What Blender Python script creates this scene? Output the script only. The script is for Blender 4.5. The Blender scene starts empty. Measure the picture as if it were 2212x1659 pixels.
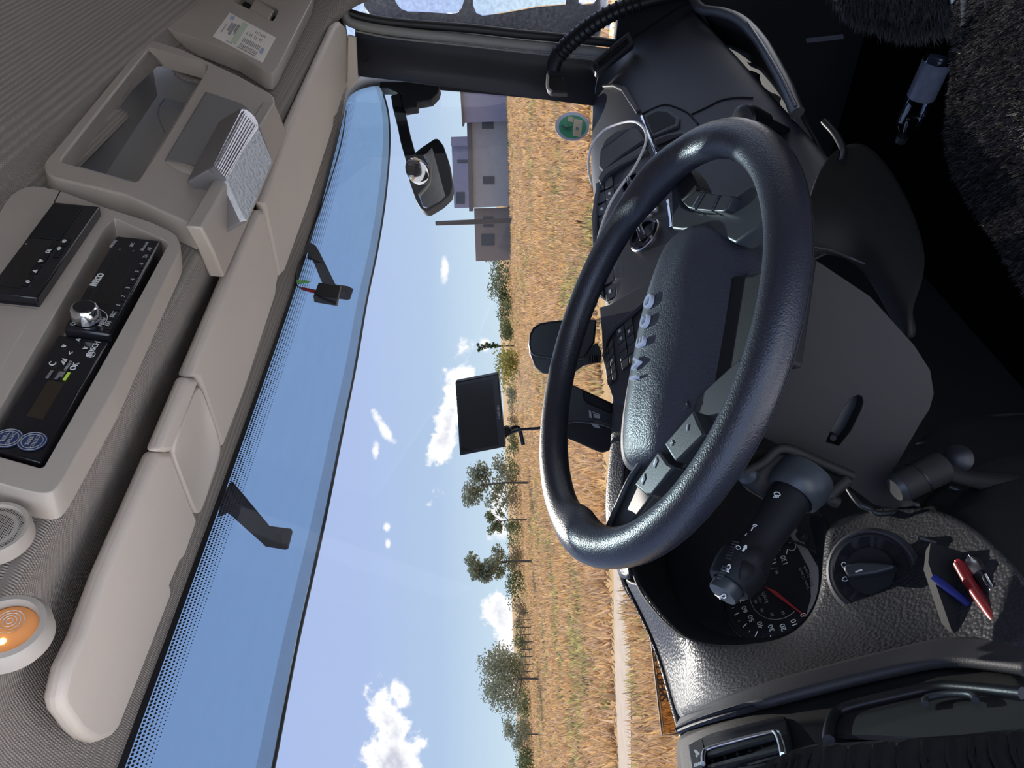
import bpy, bmesh, math, random
from mathutils import Vector as V, Matrix

random.seed(7)
SC = bpy.context.scene
COL = SC.collection
# ------------------------------------------------------------------ camera
CAM = V((-1.12, 0.0, 2.25))
FPX = 1534.0
YAW, PIT, ROL = math.radians(49), math.radians(-1.0), math.radians(2.3)
_F = V((math.sin(YAW) * math.cos(PIT), math.cos(YAW) * math.cos(PIT), math.sin(PIT)))
_R0 = V((math.cos(YAW), -math.sin(YAW), 0)); _U0 = _R0.cross(_F)
_R = _R0 * math.cos(ROL) - _U0 * math.sin(ROL)
_D = -(_U0 * math.cos(ROL) + _R0 * math.sin(ROL))
cd = bpy.data.cameras.new('camera'); cam = bpy.data.objects.new('camera', cd); COL.objects.link(cam)
cd.sensor_fit = 'HORIZONTAL'; cd.sensor_width = 36.0; cd.lens = FPX / 2212 * 36.0
cd.clip_start = 0.02; cd.clip_end = 600
M3 = Matrix((_D, _R, -_F)).transposed()
cam.matrix_world = Matrix.Translation(CAM) @ M3.to_4x4()
SC.camera = cam
# ------------------------------------------------------------------ exposure
SC.view_settings.view_transform = 'Standard'; SC.view_settings.look = 'None'
SC.view_settings.gamma = 1.0; SC.view_settings.use_curve_mapping = False
SC.view_settings.exposure = 0.0
SC.cycles.max_bounces = 10; SC.cycles.transparent_max_bounces = 24
SC.cycles.sample_clamp_indirect = 4.0
# ------------------------------------------------------------------ sky
SKY = 3.3
GLASS_T = 0.30


def wdir(px, py):
    u = 1659 - py
    return (_R * ((u - 829.5) / FPX) + _D * ((px - 1106) / FPX) + _F).normalized()


world = bpy.data.worlds.new('sky'); SC.world = world; world.use_nodes = True
nt = world.node_tree; nt.nodes.clear()
N = nt.nodes.new; L = nt.links.new


def wm(op, a, b=None, c=None):
    n = N('ShaderNodeMath'); n.operation = op
    for i, v in enumerate((a, b, c)):
        if v is None: continue
        if isinstance(v, (int, float)): n.inputs[i].default_value = v
        else: L(v, n.inputs[i])
    return n.outputs[0]


tc = N('ShaderNodeTexCoord'); sx = N('ShaderNodeSeparateXYZ'); L(tc.outputs['Generated'], sx.inputs[0])
az = wm('ARCTAN2', sx.outputs[0], sx.outputs[1]); el = wm('ARCSINE', sx.outputs[2])
noi = N('ShaderNodeTexNoise'); noi.inputs['Scale'].default_value = 22; noi.inputs['Detail'].default_value = 8; noi.inputs['Roughness'].default_value = .62
L(tc.outputs['Generated'], noi.inputs['Vector'])
nz = wm('SUBTRACT', noi.outputs[0], .5)
mask = None
# drifting clouds: picture point where each stands, half width and half height in pixels, tilt
for (px, py, wu, wv, tilt) in ((972, 905, 150, 34, -.25), (1000, 830, 60, 26, 0), (838, 1560, 95, 42, .35), (862, 1500, 45, 20, .6), (845, 1640, 70, 60, 0),
                               (828, 925, 42, 12, .5), (812, 975, 22, 11, 0), (836, 1140, 14, 9, 0), (838, 1175, 16, 9, 0), (962, 582, 28, 10, 0),
                               (1078, 1110, 60, 26, 0), (1082, 1345, 95, 38, .3), (1048, 745, 22, 14, 0), (1084, 1440, 70, 30, 0)):
    d = wdir(px, py); a0 = math.atan2(d.x, d.y); e0 = math.asin(d.z)
    da = wm('SUBTRACT', az, a0); de = wm('SUBTRACT', el, e0)
    ct, st = math.cos(tilt), math.sin(tilt)
    p = wm('DIVIDE', wm('ADD', wm('MULTIPLY', da, ct), wm('MULTIPLY', de, st)), wu / FPX)
    q = wm('DIVIDE', wm('SUBTRACT', wm('MULTIPLY', de, ct), wm('MULTIPLY', da, st)), wv / FPX)
    r = wm('SQRT', wm('ADD', wm('MULTIPLY', p, p), wm('MULTIPLY', q, q)))
    m = wm('MULTIPLY', wm('SUBTRACT', 1.0, wm('ADD', r, wm('MULTIPLY', nz, -3.4))), min(1.0, .30 + wv / 60))
    mask = m if mask is None else wm('MAXIMUM', mask, m)
# the same fair-weather clouds go on round the rest of the sky
n2 = N('ShaderNodeTexNoise'); n2.inputs['Scale'].default_value = 3.2; n2.inputs['Detail'].default_value = 7; n2.inputs['Roughness'].default_value = .55
L(tc.outputs['Generated'], n2.inputs['Vector'])
inview = wm('MULTIPLY', wm('SUBTRACT', 1.0, wm('ABSOLUTE', wm('DIVIDE', wm('SUBTRACT', az, YAW), .75))), 1.0)
gen = wm('SUBTRACT', wm('MULTIPLY', wm('SUBTRACT', n2.outputs[0], .60), 6.0), wm('MULTIPLY', wm('MAXIMUM', inview, 0), 4.0))
mask = wm('MAXIMUM', mask, gen)
mr = N('ShaderNodeMapRange'); mr.interpolation_type = 'SMOOTHSTEP'; L(mask, mr.inputs[0]); mr.inputs[1].default_value = 0.0; mr.inputs[2].default_value = .38
core = N('ShaderNodeMapRange'); L(mask, core.inputs[0]); core.inputs[1].default_value = .55; core.inputs[2].default_value = 1.15
ramp = N('ShaderNodeValToRGB'); L(wm('MULTIPLY', el, 1 / 1.57), ramp.inputs[0])
cr = ramp.color_ramp; cr.elements[0].position = 0.0; cr.elements[0].color = (.62, .78, .90, 1)
cr.elements[1].position = .13; cr.elements[1].color = (.43, .55, .85, 1)
e_ = cr.elements.new(.06); e_.color = (.46, .61, .83, 1)
e_ = cr.elements.new(.7); e_.color = (.30, .42, .80, 1)
cc = N('ShaderNodeMix'); cc.data_type = 'RGBA'; L(core.outputs[0], cc.inputs[0]); cc.inputs[6].default_value = (1.10, 1.10, 1.12, 1); cc.inputs[7].default_value = (.62, .65, .76, 1)
sk = N('ShaderNodeMix'); sk.data_type = 'RGBA'; L(mr.outputs[0], sk.inputs[0]); L(ramp.outputs[0], sk.inputs[6]); L(cc.outputs[2], sk.inputs[7])
bg = N('ShaderNodeBackground'); L(sk.outputs[2], bg.inputs[0]); bg.inputs[1].default_value = SKY
wo = N('ShaderNodeOutputWorld'); L(bg.outputs[0], wo.inputs[0])
# ------------------------------------------------------------------ sun
sl = bpy.data.lights.new('sun', 'SUN'); so = bpy.data.objects.new('sun', sl); COL.objects.link(so)
SAZ, SEL = math.radians(47), math.radians(37)
sd = V((math.sin(SAZ) * math.cos(SEL), math.cos(SAZ) * math.cos(SEL), math.sin(SEL)))
so.rotation_euler = sd.to_track_quat('Z', 'Y').to_euler(); so.location = sd * 30
sl.energy = 17.5; sl.angle = math.radians(.55); sl.color = (1, .95, .86)


# ------------------------------------------------------------------ rays onto real surfaces
def ray(px, py):
    u = 1659 - py
    return _R * ((u - 829.5) / FPX) + _D * ((px - 1106) / FPX) + _F


def AT(px, py, d): return CAM + ray(px, py) * d


def PN(px, py, p, n):
    d = ray(px, py); n = V(n)
    return CAM + d * ((V(p) - CAM).dot(n) / d.dot(n))


def PY(px, py, y): return PN(px, py, (0, y, 0), (0, 1, 0))


def PX(px, py, x): return PN(px, py, (x, 0, 0), (1, 0, 0))


def PZ(px, py, z): return PN(px, py, (0, 0, z), (0, 0, 1))


def PP(px, py, a, b, off=0.0):
    "a plane that runs along the cab's width through two (y, z) points, moved by off towards the cab"
    n = V((0, -(b[1] - a[1]), b[0] - a[0])).normalized()
    if n.dot(V((0, a[0], a[1] - 2.25))) > 0: n = -n
    return PN(px, py, V((0, a[0], a[1])) + n * off, n)


# ------------------------------------------------------------------ materials
MATS = {}


def mat(name, col, rough=.5, metal=0.0, spec=.5, bump=None, var=0.0, vscale=60, emit=None, clear=0.0):
    m = bpy.data.materials.new(name); m.use_nodes = True
    t = m.node_tree; b = t.nodes['Principled BSDF']
    b.inputs['Base Color'].default_value = (*col, 1); b.inputs['Roughness'].default_value = rough
    b.inputs['Metallic'].default_value = metal; b.inputs['Specular IOR Level'].default_value = spec
    b.inputs['Coat Weight'].default_value = clear
    tcn = t.nodes.new('ShaderNodeTexCoord')
    if var:
        n = t.nodes.new('ShaderNodeTexNoise'); n.inputs['Scale'].default_value = vscale; n.inputs['Detail'].default_value = 5
        t.links.new(tcn.outputs['Object'], n.inputs['Vector'])
        r = t.nodes.new('ShaderNodeMix'); r.data_type = 'RGBA'
        r.inputs[6].default_value = (*[c * (1 - var) for c in col], 1); r.inputs[7].default_value = (*[min(1, c * (1 + var)) for c in col], 1)
        t.links.new(n.outputs[0], r.inputs[0]); t.links.new(r.outputs[2], b.inputs['Base Color'])
    if bump:
        kind, sc, st = bump[:3]
        bp = t.nodes.new('ShaderNodeBump'); bp.inputs['Strength'].default_value = st; bp.inputs['Distance'].default_value = bump[3] if len(bump) > 3 else .001
        if kind == 'leather':
            v = t.nodes.new('ShaderNodeTexVoronoi'); v.feature = 'SMOOTH_F1'; v.inputs['Scale'].default_value = sc; v.inputs['Smoothness'].default_value = .35
            t.links.new(tcn.outputs['Object'], v.inputs['Vector'])
            inv = t.nodes.new('ShaderNodeMath'); inv.operation = 'SUBTRACT'; inv.inputs[0].default_value = 1; t.links.new(v.outputs[0], inv.inputs[1]); h = inv.outputs[0]
        elif kind == 'weave':
            hs = []
            for ax in ('X', 'Z'):
                w = t.nodes.new('ShaderNodeTexWave'); w.bands_direction = ax; w.inputs['Scale'].default_value = sc; w.inputs['Distortion'].default_value = .6; w.inputs['Detail'].default_value = 1
                if ax == 'Z':
                    mp = t.nodes.new('ShaderNodeMapping'); mp.inputs['Rotation'].default_value = (math.radians(35), 0, 0)
                    t.links.new(tcn.outputs['Object'], mp.inputs[0]); t.links.new(mp.outputs[0], w.inputs['Vector'])
                else: t.links.new(tcn.outputs['Object'], w.inputs['Vector'])
                hs.append(w.outputs['Fac'])
            mu = t.nodes.new('ShaderNodeMath'); mu.operation = 'MULTIPLY'; t.links.new(hs[0], mu.inputs[0]); t.links.new(hs[1], mu.inputs[1]); h = mu.outputs[0]
            r = t.nodes.new('ShaderNodeMix'); r.data_type = 'RGBA'; t.links.new(h, r.inputs[0])
            r.inputs[6].default_value = (*[c * .62 for c in col], 1); r.inputs[7].default_value = (*[c * 1.35 for c in col], 1)
            t.links.new(r.outputs[2], b.inputs['Base Color'])
        else:
            n = t.nodes.new('ShaderNodeTexNoise'); n.inputs['Scale'].default_value = sc; n.inputs['Detail'].default_value = 3
            t.links.new(tcn.outputs['Object'], n.inputs['Vector']); h = n.outputs[0]
        t.links.new(h, bp.inputs['Height']); t.links.new(bp.outputs[0], b.inputs['Normal'])
    if emit:
        b.inputs['Emission Color'].default_value = (*emit[0], 1); b.inputs['Emission Strength'].default_value = emit[1]
    MATS[name] = m
    return m


def glass(name, tint, gloss=.06, rough=.02, dirt=0.0, dcol=(.6, .62, .66), dscale=40, stretch=(1, 1, 1)):
    m = bpy.data.materials.new(name); m.use_nodes = True; t = m.node_tree; t.nodes.clear()
    o = t.nodes.new('ShaderNodeOutputMaterial'); tr = t.nodes.new('ShaderNodeBsdfTransparent'); tr.inputs[0].default_value = (*tint, 1)
    g = t.nodes.new('ShaderNodeBsdfGlossy'); g.inputs['Roughness'].default_value = rough
    mx = t.nodes.new('ShaderNodeMixShader'); fr = t.nodes.new('ShaderNodeFresnel'); fr.inputs[0].default_value = 1.2
    sc = t.nodes.new('ShaderNodeMath'); sc.operation = 'MULTIPLY'; t.links.new(fr.outputs[0], sc.inputs[0]); sc.inputs[1].default_value = gloss / .06
    t.links.new(sc.outputs[0], mx.inputs[0]); t.links.new(tr.outputs[0], mx.inputs[1]); t.links.new(g.outputs[0], mx.inputs[2])
    out = mx.outputs[0]
    if dirt:
        tcn = t.nodes.new('ShaderNodeTexCoord'); mp = t.nodes.new('ShaderNodeMapping'); mp.inputs['Scale'].default_value = stretch
        t.links.new(tcn.outputs['Object'], mp.inputs[0])
        n = t.nodes.new('ShaderNodeTexNoise'); n.inputs['Scale'].default_value = dscale; n.inputs['Detail'].default_value = 8; n.inputs['Roughness'].default_value = .7
        t.links.new(mp.outputs[0], n.inputs['Vector'])
        r = t.nodes.new('ShaderNodeMapRange'); r.inputs[1].default_value = .40; r.inputs[2].default_value = .85; r.inputs[3].default_value = dirt * .35; r.inputs[4].default_value = dirt * 1.6
        t.links.new(n.outputs[0], r.inputs[0])
        df = t.nodes.new('ShaderNodeBsdfDiffuse'); df.inputs[0].default_value = (*dcol, 1)
        m2 = t.nodes.new('ShaderNodeMixShader'); t.links.new(r.outputs[0], m2.inputs[0]); t.links.new(out, m2.inputs[1]); t.links.new(df.outputs[0], m2.inputs[2]); out = m2.outputs[0]
    t.links.new(out, o.inputs[0])
    MATS[name] = m
    return m


FABRIC = mat('headliner fabric', (.33, .287, .248), .95, bump=('weave', 125, .8, .0016))
BEIGE = mat('beige moulded plastic', (.56, .495, .425), .55, bump=('grain', 900, .12), var=.04, vscale=8)
BEIGE2 = mat('grey beige console plastic', (.38, .335, .285), .5, bump=('grain', 900, .12), var=.04, vscale=8)
DGREY = mat('dark warm grey plastic', (.16, .15, .145), .5, bump=('grain', 900, .12))
BLACK = mat('black satin plastic', (.009, .0095, .012), .38, spec=.35, bump=('grain', 700, .08), var=.1)
BLACKM = mat('black matt plastic', (.008, .0085, .010), .62, spec=.25, bump=('grain', 500, .15))
DASH = mat('charcoal grained dash skin', (.022, .023, .028), .44, spec=.45, bump=('leather', 330, .55, .0012), var=.08, vscale=12)
DASHF = mat('fine grained charcoal plastic', (.030, .031, .037), .52, spec=.35, bump=('grain', 900, .2), var=.06, vscale=10)
LEATHER = mat('smooth black leather', (.018, .019, .026), .36, spec=.45, bump=('leather', 620, .35, .0007))
PAD = mat('grained airbag cover', (.038, .041, .052), .46, spec=.4, bump=('leather', 520, .5, .0008))
SPOKE = mat('satin grey spoke trim', (.034, .039, .043), .38, spec=.4)
BTN = mat('grey rubber button', (.026, .029, .032), .42, spec=.4, bump=('grain', 800, .1))
SHROUD = mat('column shroud plastic', (.021, .0195, .0185), .6, spec=.2, bump=('grain', 900, .15))
DEEP = mat('deep black', (.004, .004, .005), .8)
GLOSS = mat('glossy black fascia', (.010, .010, .013), .18)
SCREEN = mat('dark display', (.016, .015, .015), .2, spec=.3)
AMBERSCR = mat('dark amber display', (.030, .022, .014), .25)
PRINT = mat('pale print', (.62, .62, .60), .6)
PRINTD = mat('dim print', (.30, .30, .30), .6)
DARKINK = mat('dark ink', (.10, .10, .11), .6)
CHROME = mat('chrome', (.75, .76, .78), .12, metal=1)
SATIN = mat('satin silver', (.5, .5, .52), .3, metal=1)
RED = mat('red plastic', (.20, .010, .014), .35)
GREEN = mat('green plastic', (.10, .42, .06), .5)
WHITE = mat('white plastic', (.80, .79, .76), .35)
PAPER = mat('white label paper', (.78, .74, .68), .8)
BLUEPEN = mat('blue plastic', (.010, .018, .14), .3)
SEAL = mat('grey rubber seal', (.24, .235, .22), .5)
SEALB = mat('black rubber seal', (.010, .010, .011), .5)
PILLAR = mat('dark pillar trim', (.034, .035, .041), .55, spec=.3, bump=('grain', 700, .15))
CARPET = mat('black floor carpet', (.003, .003, .0035), 1, spec=0, bump=('grain', 400, .6, .002))
FRIT = mat('black ceramic frit', (.006, .006, .008), .5)
BRKT = mat('dusty dark bracket', (.045, .045, .048), .7, var=.35, vscale=90)
CLOTH = mat('beige cloth', (.50, .42, .32), .95, bump=('grain', 200, .4, .002))
DCLOTH = mat('dark violet cloth', (.03, .02, .05), .95)
WGLASS = glass('windscreen glass', (GLASS_T,) * 3, .05, dirt=.006, dscale=25)
VISOR = glass('blue acrylic', (.44, .58, .68), .05, .05, dirt=.075, dcol=(.45, .58, .75), dscale=18, stretch=(.6, 1, 4))
VEDGE = glass('blue acrylic edge', (.80, .76, .72), .08, .05, dirt=.10, dcol=(.5, .5, .6), dscale=30)
DGLASS = glass('dusty door glass', (.48, .48, .49), .05, .05, dirt=.44, dcol=(.58, .58, .60), dscale=90)
LENSF = mat('frosted lamp lens', (.55, .57, .58), .3, bump=('leather', 160, .8, .002), var=.12, vscale=120)
LENSC = mat('clear reflector', (.46, .45, .47), .16, metal=.85, bump=('grain', 60, .25, .004))
AMBER = mat('lit amber lens', (.85, .58, .40), .3, emit=((1, .48, .16), .14))
BULB = mat('glowing bulb', (1, .6, .2), .3, emit=((1, .55, .12), 12))
NEEDLE = mat('red needle', (.50, .03, .03), .4)
TOLLBLUE = mat('navy sticker', (.02, .04, .11), .4)
MIRROR = mat('mirror glass', (.85, .86, .86), .03, metal=1)
PLASTICCLEAR = glass('clear bottle plastic', (.78, .80, .84), .25, .08)
STICKG = mat('green sticker', (.02, .36, .17), .5)
STICKW = mat('sticker rim', (.55, .60, .72), .5)
STICKC = mat('cream sticker', (.74, .62, .44), .6)


# ------------------------------------------------------------------ builders
def link(o, parent=None):
    COL.objects.link(o)
    if parent is not None:
        o.parent = parent
        w = parent
        inv = Matrix.Identity(4)
        chain = []
        while w is not None: chain.append(w); w = w.parent
        mw = Matrix.Identity(4)
        for c in reversed(chain): mw = mw @ c.matrix_parent_inverse @ c.matrix_basis if c.parent else c.matrix_basis.copy()
        o.matrix_parent_inverse = mw.inverted()
    return o


def mesh(name, verts, faces, m, parent=None, bevel=0, seg=2, sub=0, thick=0, ang=38, toff=-1):
    me = bpy.data.meshes.new(name); me.from_pydata([tuple(v) for v in verts], [], faces); me.validate()
    bm = bmesh.new(); bm.from_mesh(me); bmesh.ops.recalc_face_normals(bm, faces=bm.faces); bm.to_mesh(me); bm.free()
    for ml in (m if isinstance(m, (list, tuple)) else [m]): me.materials.append(ml)
    me.polygons.foreach_set('use_smooth', [True] * len(me.polygons)); me.set_sharp_from_angle(angle=math.radians(ang))
    o = bpy.data.objects.new(name, me); link(o, parent)
    if thick:
        md = o.modifiers.new('s', 'SOLIDIFY'); md.thickness = thick; md.offset = toff
    if bevel:
        md = o.modifiers.new('b', 'BEVEL'); md.width = bevel; md.segments = seg; md.limit_method = 'ANGLE'; md.angle_limit = math.radians(35); md.harden_normals = False
    if sub:
        md = o.modifiers.new('u', 'SUBSURF'); md.levels = sub; md.render_levels = sub
    return o


def part(name, parent): return parent


def tag(o, label, cat=None, group=None, kind=None):
    o['label'] = label
    if cat: o['category'] = cat
    if group: o['group'] = group
    if kind: o['kind'] = kind
    return o


def thing(name, label, cat, loc, group=None):
    o = bpy.data.objects.new(name, None); COL.objects.link(o); o.location = loc; o.empty_display_size = .02
    return tag(o, label, cat, group)


def struct(o, label=None):
    o['kind'] = 'structure'
    if label: o['label'] = label
    return o


def newell(pts):
    n = V((0, 0, 0))
    for i, a in enumerate(pts):
        b = pts[(i + 1) % len(pts)]
        n += V(((a.y - b.y) * (a.z + b.z), (a.z - b.z) * (a.x + b.x), (a.x - b.x) * (a.y + b.y)))
    return n.normalized()


def fnorm(pts):
    "polygon normal turned to the seat the picture was taken from"
    n = newell(pts); c = sum(pts, V((0, 0, 0))) / len(pts)
    return n if n.dot(CAM - c) > 0 else -n


def prism(name, pts, t, m, parent=None, bevel=0, seg=2, up=0.0, off=None):
    "a solid plate: its visible face is pts lifted by up, its body goes t away from the viewer's side"
    n = fnorm(pts); a = [p + n * up for p in pts]; back = off if off is not None else -n * t
    b = [p + back for p in a]; k = len(a)
    f = [list(range(k)), list(range(2 * k - 1, k - 1, -1))] + [[i, k + i, k + (i + 1) % k, (i + 1) % k] for i in range(k)]
    return mesh(name, a + b, f, m, parent, bevel, seg)


def polar(pts, c, n, e1, e2, K):
    out = []
    P = [((p - c).dot(e1), (p - c).dot(e2)) for p in pts]
    for i in range(K):
        a = 2 * math.pi * i / K; dx, dy = math.cos(a), math.sin(a); best = None
        for j in range(len(P)):
            (x1, y1), (x2, y2) = P[j], P[(j + 1) % len(P)]
            ex, ey = x2 - x1, y2 - y1; den = dx * ey - dy * ex
            if abs(den) < 1e-12: continue
            t = (x1 * ey - y1 * ex) / den; s = (x1 * dy - y1 * dx) / den
            if t > 0 and -1e-6 <= s <= 1 + 1e-6 and (best is None or t > best): best = t
        best = best or .001
        out.append(c + e1 * dx * best + e2 * dy * best)
    return out


def ring(name, outer, inner, t, m, parent=None, bevel=0, K=140, depth=None):
    "a plate with an opening; depth carries the opening's walls further back"
    n = fnorm(outer); c = sum(inner, V((0, 0, 0))) / len(inner)
    e1 = (outer[1] - outer[0]).normalized(); e1 = (e1 - n * e1.dot(n)).normalized(); e2 = n.cross(e1)
    o = polar(outer, c, n, e1, e2, K); i = polar(inner, c, n, e1, e2, K)
    ob = [p - n * t for p in o]; ib = [p - n * (depth or t) for p in i]
    vs = o + i + ib + ob; f = []
    for k in range(K):
        k2 = (k + 1) % K
        f += [[k, k2, K + k2, K + k], [K + k, K + k2, 2 * K + k2, 2 * K + k], [k2, k, 3 * K + k, 3 * K + k2]]
    return mesh(name, vs, f, m, parent, bevel)


def spline(pts, res=8, closed=False):
    out = []; n = len(pts)
    for i in range(n if closed else n - 1):
        p0 = pts[(i - 1) % n] if closed or i > 0 else pts[0] * 2 - pts[1]
        p1 = pts[i]; p2 = pts[(i + 1) % n]
        p3 = pts[(i + 2) % n] if closed or i < n - 2 else pts[-1] * 2 - pts[-2]
        for k in range(res):
            t = k / res
            out.append(.5 * ((2 * p1) + (p2 - p0) * t + (2 * p0 - 5 * p1 + 4 * p2 - p3) * t * t + (3 * p1 - p0 - 3 * p2 + p3) * t ** 3))
    if not closed: out.append(pts[-1].copy())
    return out


def tube(name, pts, r, m, parent=None, n=10, res=6, closed=False, flat=1.0, smooth=True):
    P = spline([V(p) for p in pts], res, closed) if smooth else [V(p) for p in pts]
    K = len(P); vs = []; f = []
    up = None
    for i, p in enumerate(P):
        a = P[(i - 1) % K] if closed or i > 0 else P[i]; b = P[(i + 1) % K] if closed or i < K - 1 else P[i]
        t = (b - a).normalized()
        if up is None: up = t.orthogonal().normalized()
        up = (up - t * up.dot(t)).normalized(); w = t.cross(up)
        rr = r(i / (K - 1)) if callable(r) else r
        for k in range(n):
            an = 2 * math.pi * k / n
            vs.append(p + up * (math.cos(an) * rr) + w * (math.sin(an) * rr * flat))
    for i in range(K if closed else K - 1):
        j = (i + 1) % K
        for k in range(n):
            f.append([i * n + k, i * n + (k + 1) % n, j * n + (k + 1) % n, j * n + k])
    if not closed: f += [list(range(n))[::-1], [(K - 1) * n + k for k in range(n)]]
    return mesh(name, vs, f, m, parent, ang=60)


def patch(name, rows, m, parent=None, thick=.004, sub=2, toff=-1):
    c = len(rows[0]); vs = [p for r in rows for p in r]
    f = [[i * c + j, i * c + j + 1, (i + 1) * c + j + 1, (i + 1) * c + j] for i in range(len(rows) - 1) for j in range(c - 1)]
    n = fnorm([rows[0][0], rows[0][-1], rows[-1][-1], rows[-1][0]])
    me_n = (vs[f[0][1]] - vs[f[0][0]]).cross(vs[f[0][3]] - vs[f[0][0]])
    o = mesh(name, vs, f, m, parent, ang=180)
    # make every face look to the viewer's side so that the thickness goes behind
    me = o.data
    if sum((me.polygons[i].normal.dot(CAM - me.polygons[i].center) for i in range(len(me.polygons)))) < 0: me.flip_normals()
    if sub:
        md = o.modifiers.new('u', 'SUBSURF'); md.levels = sub; md.render_levels = sub
    if thick:
        md = o.modifiers.new('s', 'SOLIDIFY'); md.thickness = thick; md.offset = toff
    return o


def frame_of(n, hint=V((0, 0, 1))):
    n = V(n).normalized(); e1 = hint.cross(n)
    if e1.length < 1e-4: e1 = V((1, 0, 0))
    e1.normalize(); return e1, n.cross(e1), n


def lathe(name, c, axis, prof, m, parent=None, n=32, ang=38, cap=True, wob=None):
    e1, e2, ax = frame_of(axis); vs = []; f = []
    for (r, h) in prof:
        for k in range(n):
            a = 2 * math.pi * k / n; rr = r * (wob(a, h) if wob else 1)
            vs.append(V(c) + e1 * (math.cos(a) * rr) + e2 * (math.sin(a) * rr) + ax * h)
    for i in range(len(prof) - 1):
        for k in range(n): f.append([i * n + k, i * n + (k + 1) % n, (i + 1) * n + (k + 1) % n, (i + 1) * n + k])
    if cap: f += [list(range(n))[::-1], [(len(prof) - 1) * n + k for k in range(n)]]
    return mesh(name, vs, f, m, parent, ang=ang)


def txt(name, s, o, xd, yd, size, m, parent=None, depth=.0004, bold=0.0):
    c = bpy.data.curves.new(name, 'FONT'); c.body = s; c.size = size; c.align_x = 'CENTER'; c.align_y = 'CENTER'; c.extrude = depth; c.offset = bold; c.resolution_u = 3
    t = bpy.data.objects.new(name, c); me = bpy.data.meshes.new_from_object(t); bpy.data.objects.remove(t)
    me.materials.clear(); me.materials.append(m)
    xd = V(xd).normalized(); n = xd.cross(V(yd)).normalized(); yd = n.cross(xd)
    M = Matrix((xd, yd, n)).transposed().to_4x4(); M.translation = V(o) + n * depth
    me.transform(M)
    ob = bpy.data.objects.new(name, me); return link(ob, parent)


def bars(name, quads, m, parent=None, up=.0004):
    "flat print: many small plates in one part"
    vs = []; f = []
    for q in quads:
        n = fnorm(q); k = len(vs)
        vs += [p + n * up for p in q] + [p - n * .0003 for p in q]
        f += [[k, k + 1, k + 2, k + 3], [k + 4, k + 7, k + 6, k + 5]] + [[k + i, k + 4 + i, k + 4 + (i + 1) % 4, k + (i + 1) % 4] for i in range(4)]
    return mesh(name, vs, f, m, parent)


def lerp(a, b, t): return a + (b - a) * t


def bil(q, s, t): return lerp(lerp(q[0], q[1], s), lerp(q[3], q[2], s), t)


def box(name, lo, hi, m, parent=None, bevel=0):
    x0, y0, z0 = lo; x1, y1, z1 = hi
    vs = [V((x, y, z)) for z in (z0, z1) for y in (y0, y1) for x in (x0, x1)]
    return mesh(name, vs, [[0, 2, 3, 1], [4, 5, 7, 6], [0, 1, 5, 4], [2, 6, 7, 3], [0, 4, 6, 2], [1, 3, 7, 5]], m, parent, bevel)


# ================================================================== the cab shell
def yt(x): return .79 - (.0735 if x > 0 else .02) * (x / .95) ** 2


def kk(x): return .30 - .20 * (max(x, 0) / .95) ** 2


def G(x, z, off=0.0): return V((x, yt(x) + (2.66 - z) * kk(x) + off, z))


def GP(px, py, off=0.0):
    "where a sight line meets the windscreen (off towards the cab)"
    d = ray(px, py); lo, hi = .2, 6.0
    for _ in range(50):
        t = (lo + hi) / 2; p = CAM + d * t
        if p.y < yt(p.x) + (2.66 - p.z) * kk(p.x) - off: lo = t
        else: hi = t
    return CAM + d * lo


FA = ((.43, 2.61), (.38, 2.82))          # upright console fronts above the windscreen
VI = ((.56, 2.625), (.735, 2.654))       # folded-up sun visors
FAN = V((0, -.9728, -.2316)); FAU = V((0, -.2316, .9728))


def fa(pts, off=0.0): return [PP(x, y, *FA, off) for x, y in pts]


def vi(pts, off=0.0): return [PP(x, y, *VI, off) for x, y in pts]


# headliner: one fabric surface from the windscreen up over the console wall and back along the roof
prof = [(.795, 2.663), (.765, 2.668), (.74, 2.682), (.62, 2.685), (.56, 2.668), (.50, 2.640), (.470, 2.632), (.462, 2.645), (.456, 2.67), (.450, 2.695), (.445, 2.72), (.438, 2.747), (.431, 2.775), (.425, 2.80), (.413, 2.825), (.40, 2.85), (.35, 2.885), (.2, 2.90), (-.3, 2.93), (-1.15, 2.93)]
rows = []
for i in range(93):
    x = -1.25 + i * (2.30 / 92)
    rows.append([V((x, y - (yt(0) - yt(x)) * max(0, min(1, (y - .45) / .34)), z - (.10 * max(0, (x - .80) / .25) ** 2 if y < .5 else 0) - (.05 * max(0, (-.98 - x) / .27) ** 2))) for y, z in prof])
ceil_ = patch('ceiling', rows, FABRIC, None, .004, 1, 1)
_tp = [PP(x, y, *FA) for x, y in [(323, 102), (449, 142), (300, 390), (288, 393), (134, 343)]]


def _inside(x, z):
    c = False
    for i in range(len(_tp)):
        a, b = _tp[i], _tp[i - 1]
        if (a.z > z) != (b.z > z) and x < (b.x - a.x) * (z - a.z) / (b.z - a.z) + a.x: c = not c
    return c


bm = bmesh.new(); bm.from_mesh(ceil_.data)
bmesh.ops.delete(bm, geom=[f_ for f_ in bm.faces if .38 < f_.calc_center_median().y < .48 and _inside(f_.calc_center_median().x, f_.calc_center_median().z)], context='FACES')
bm.to_mesh(ceil_.data); bm.free()
struct(ceil_, 'grey brown woven fabric headliner over the windscreen')

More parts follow.
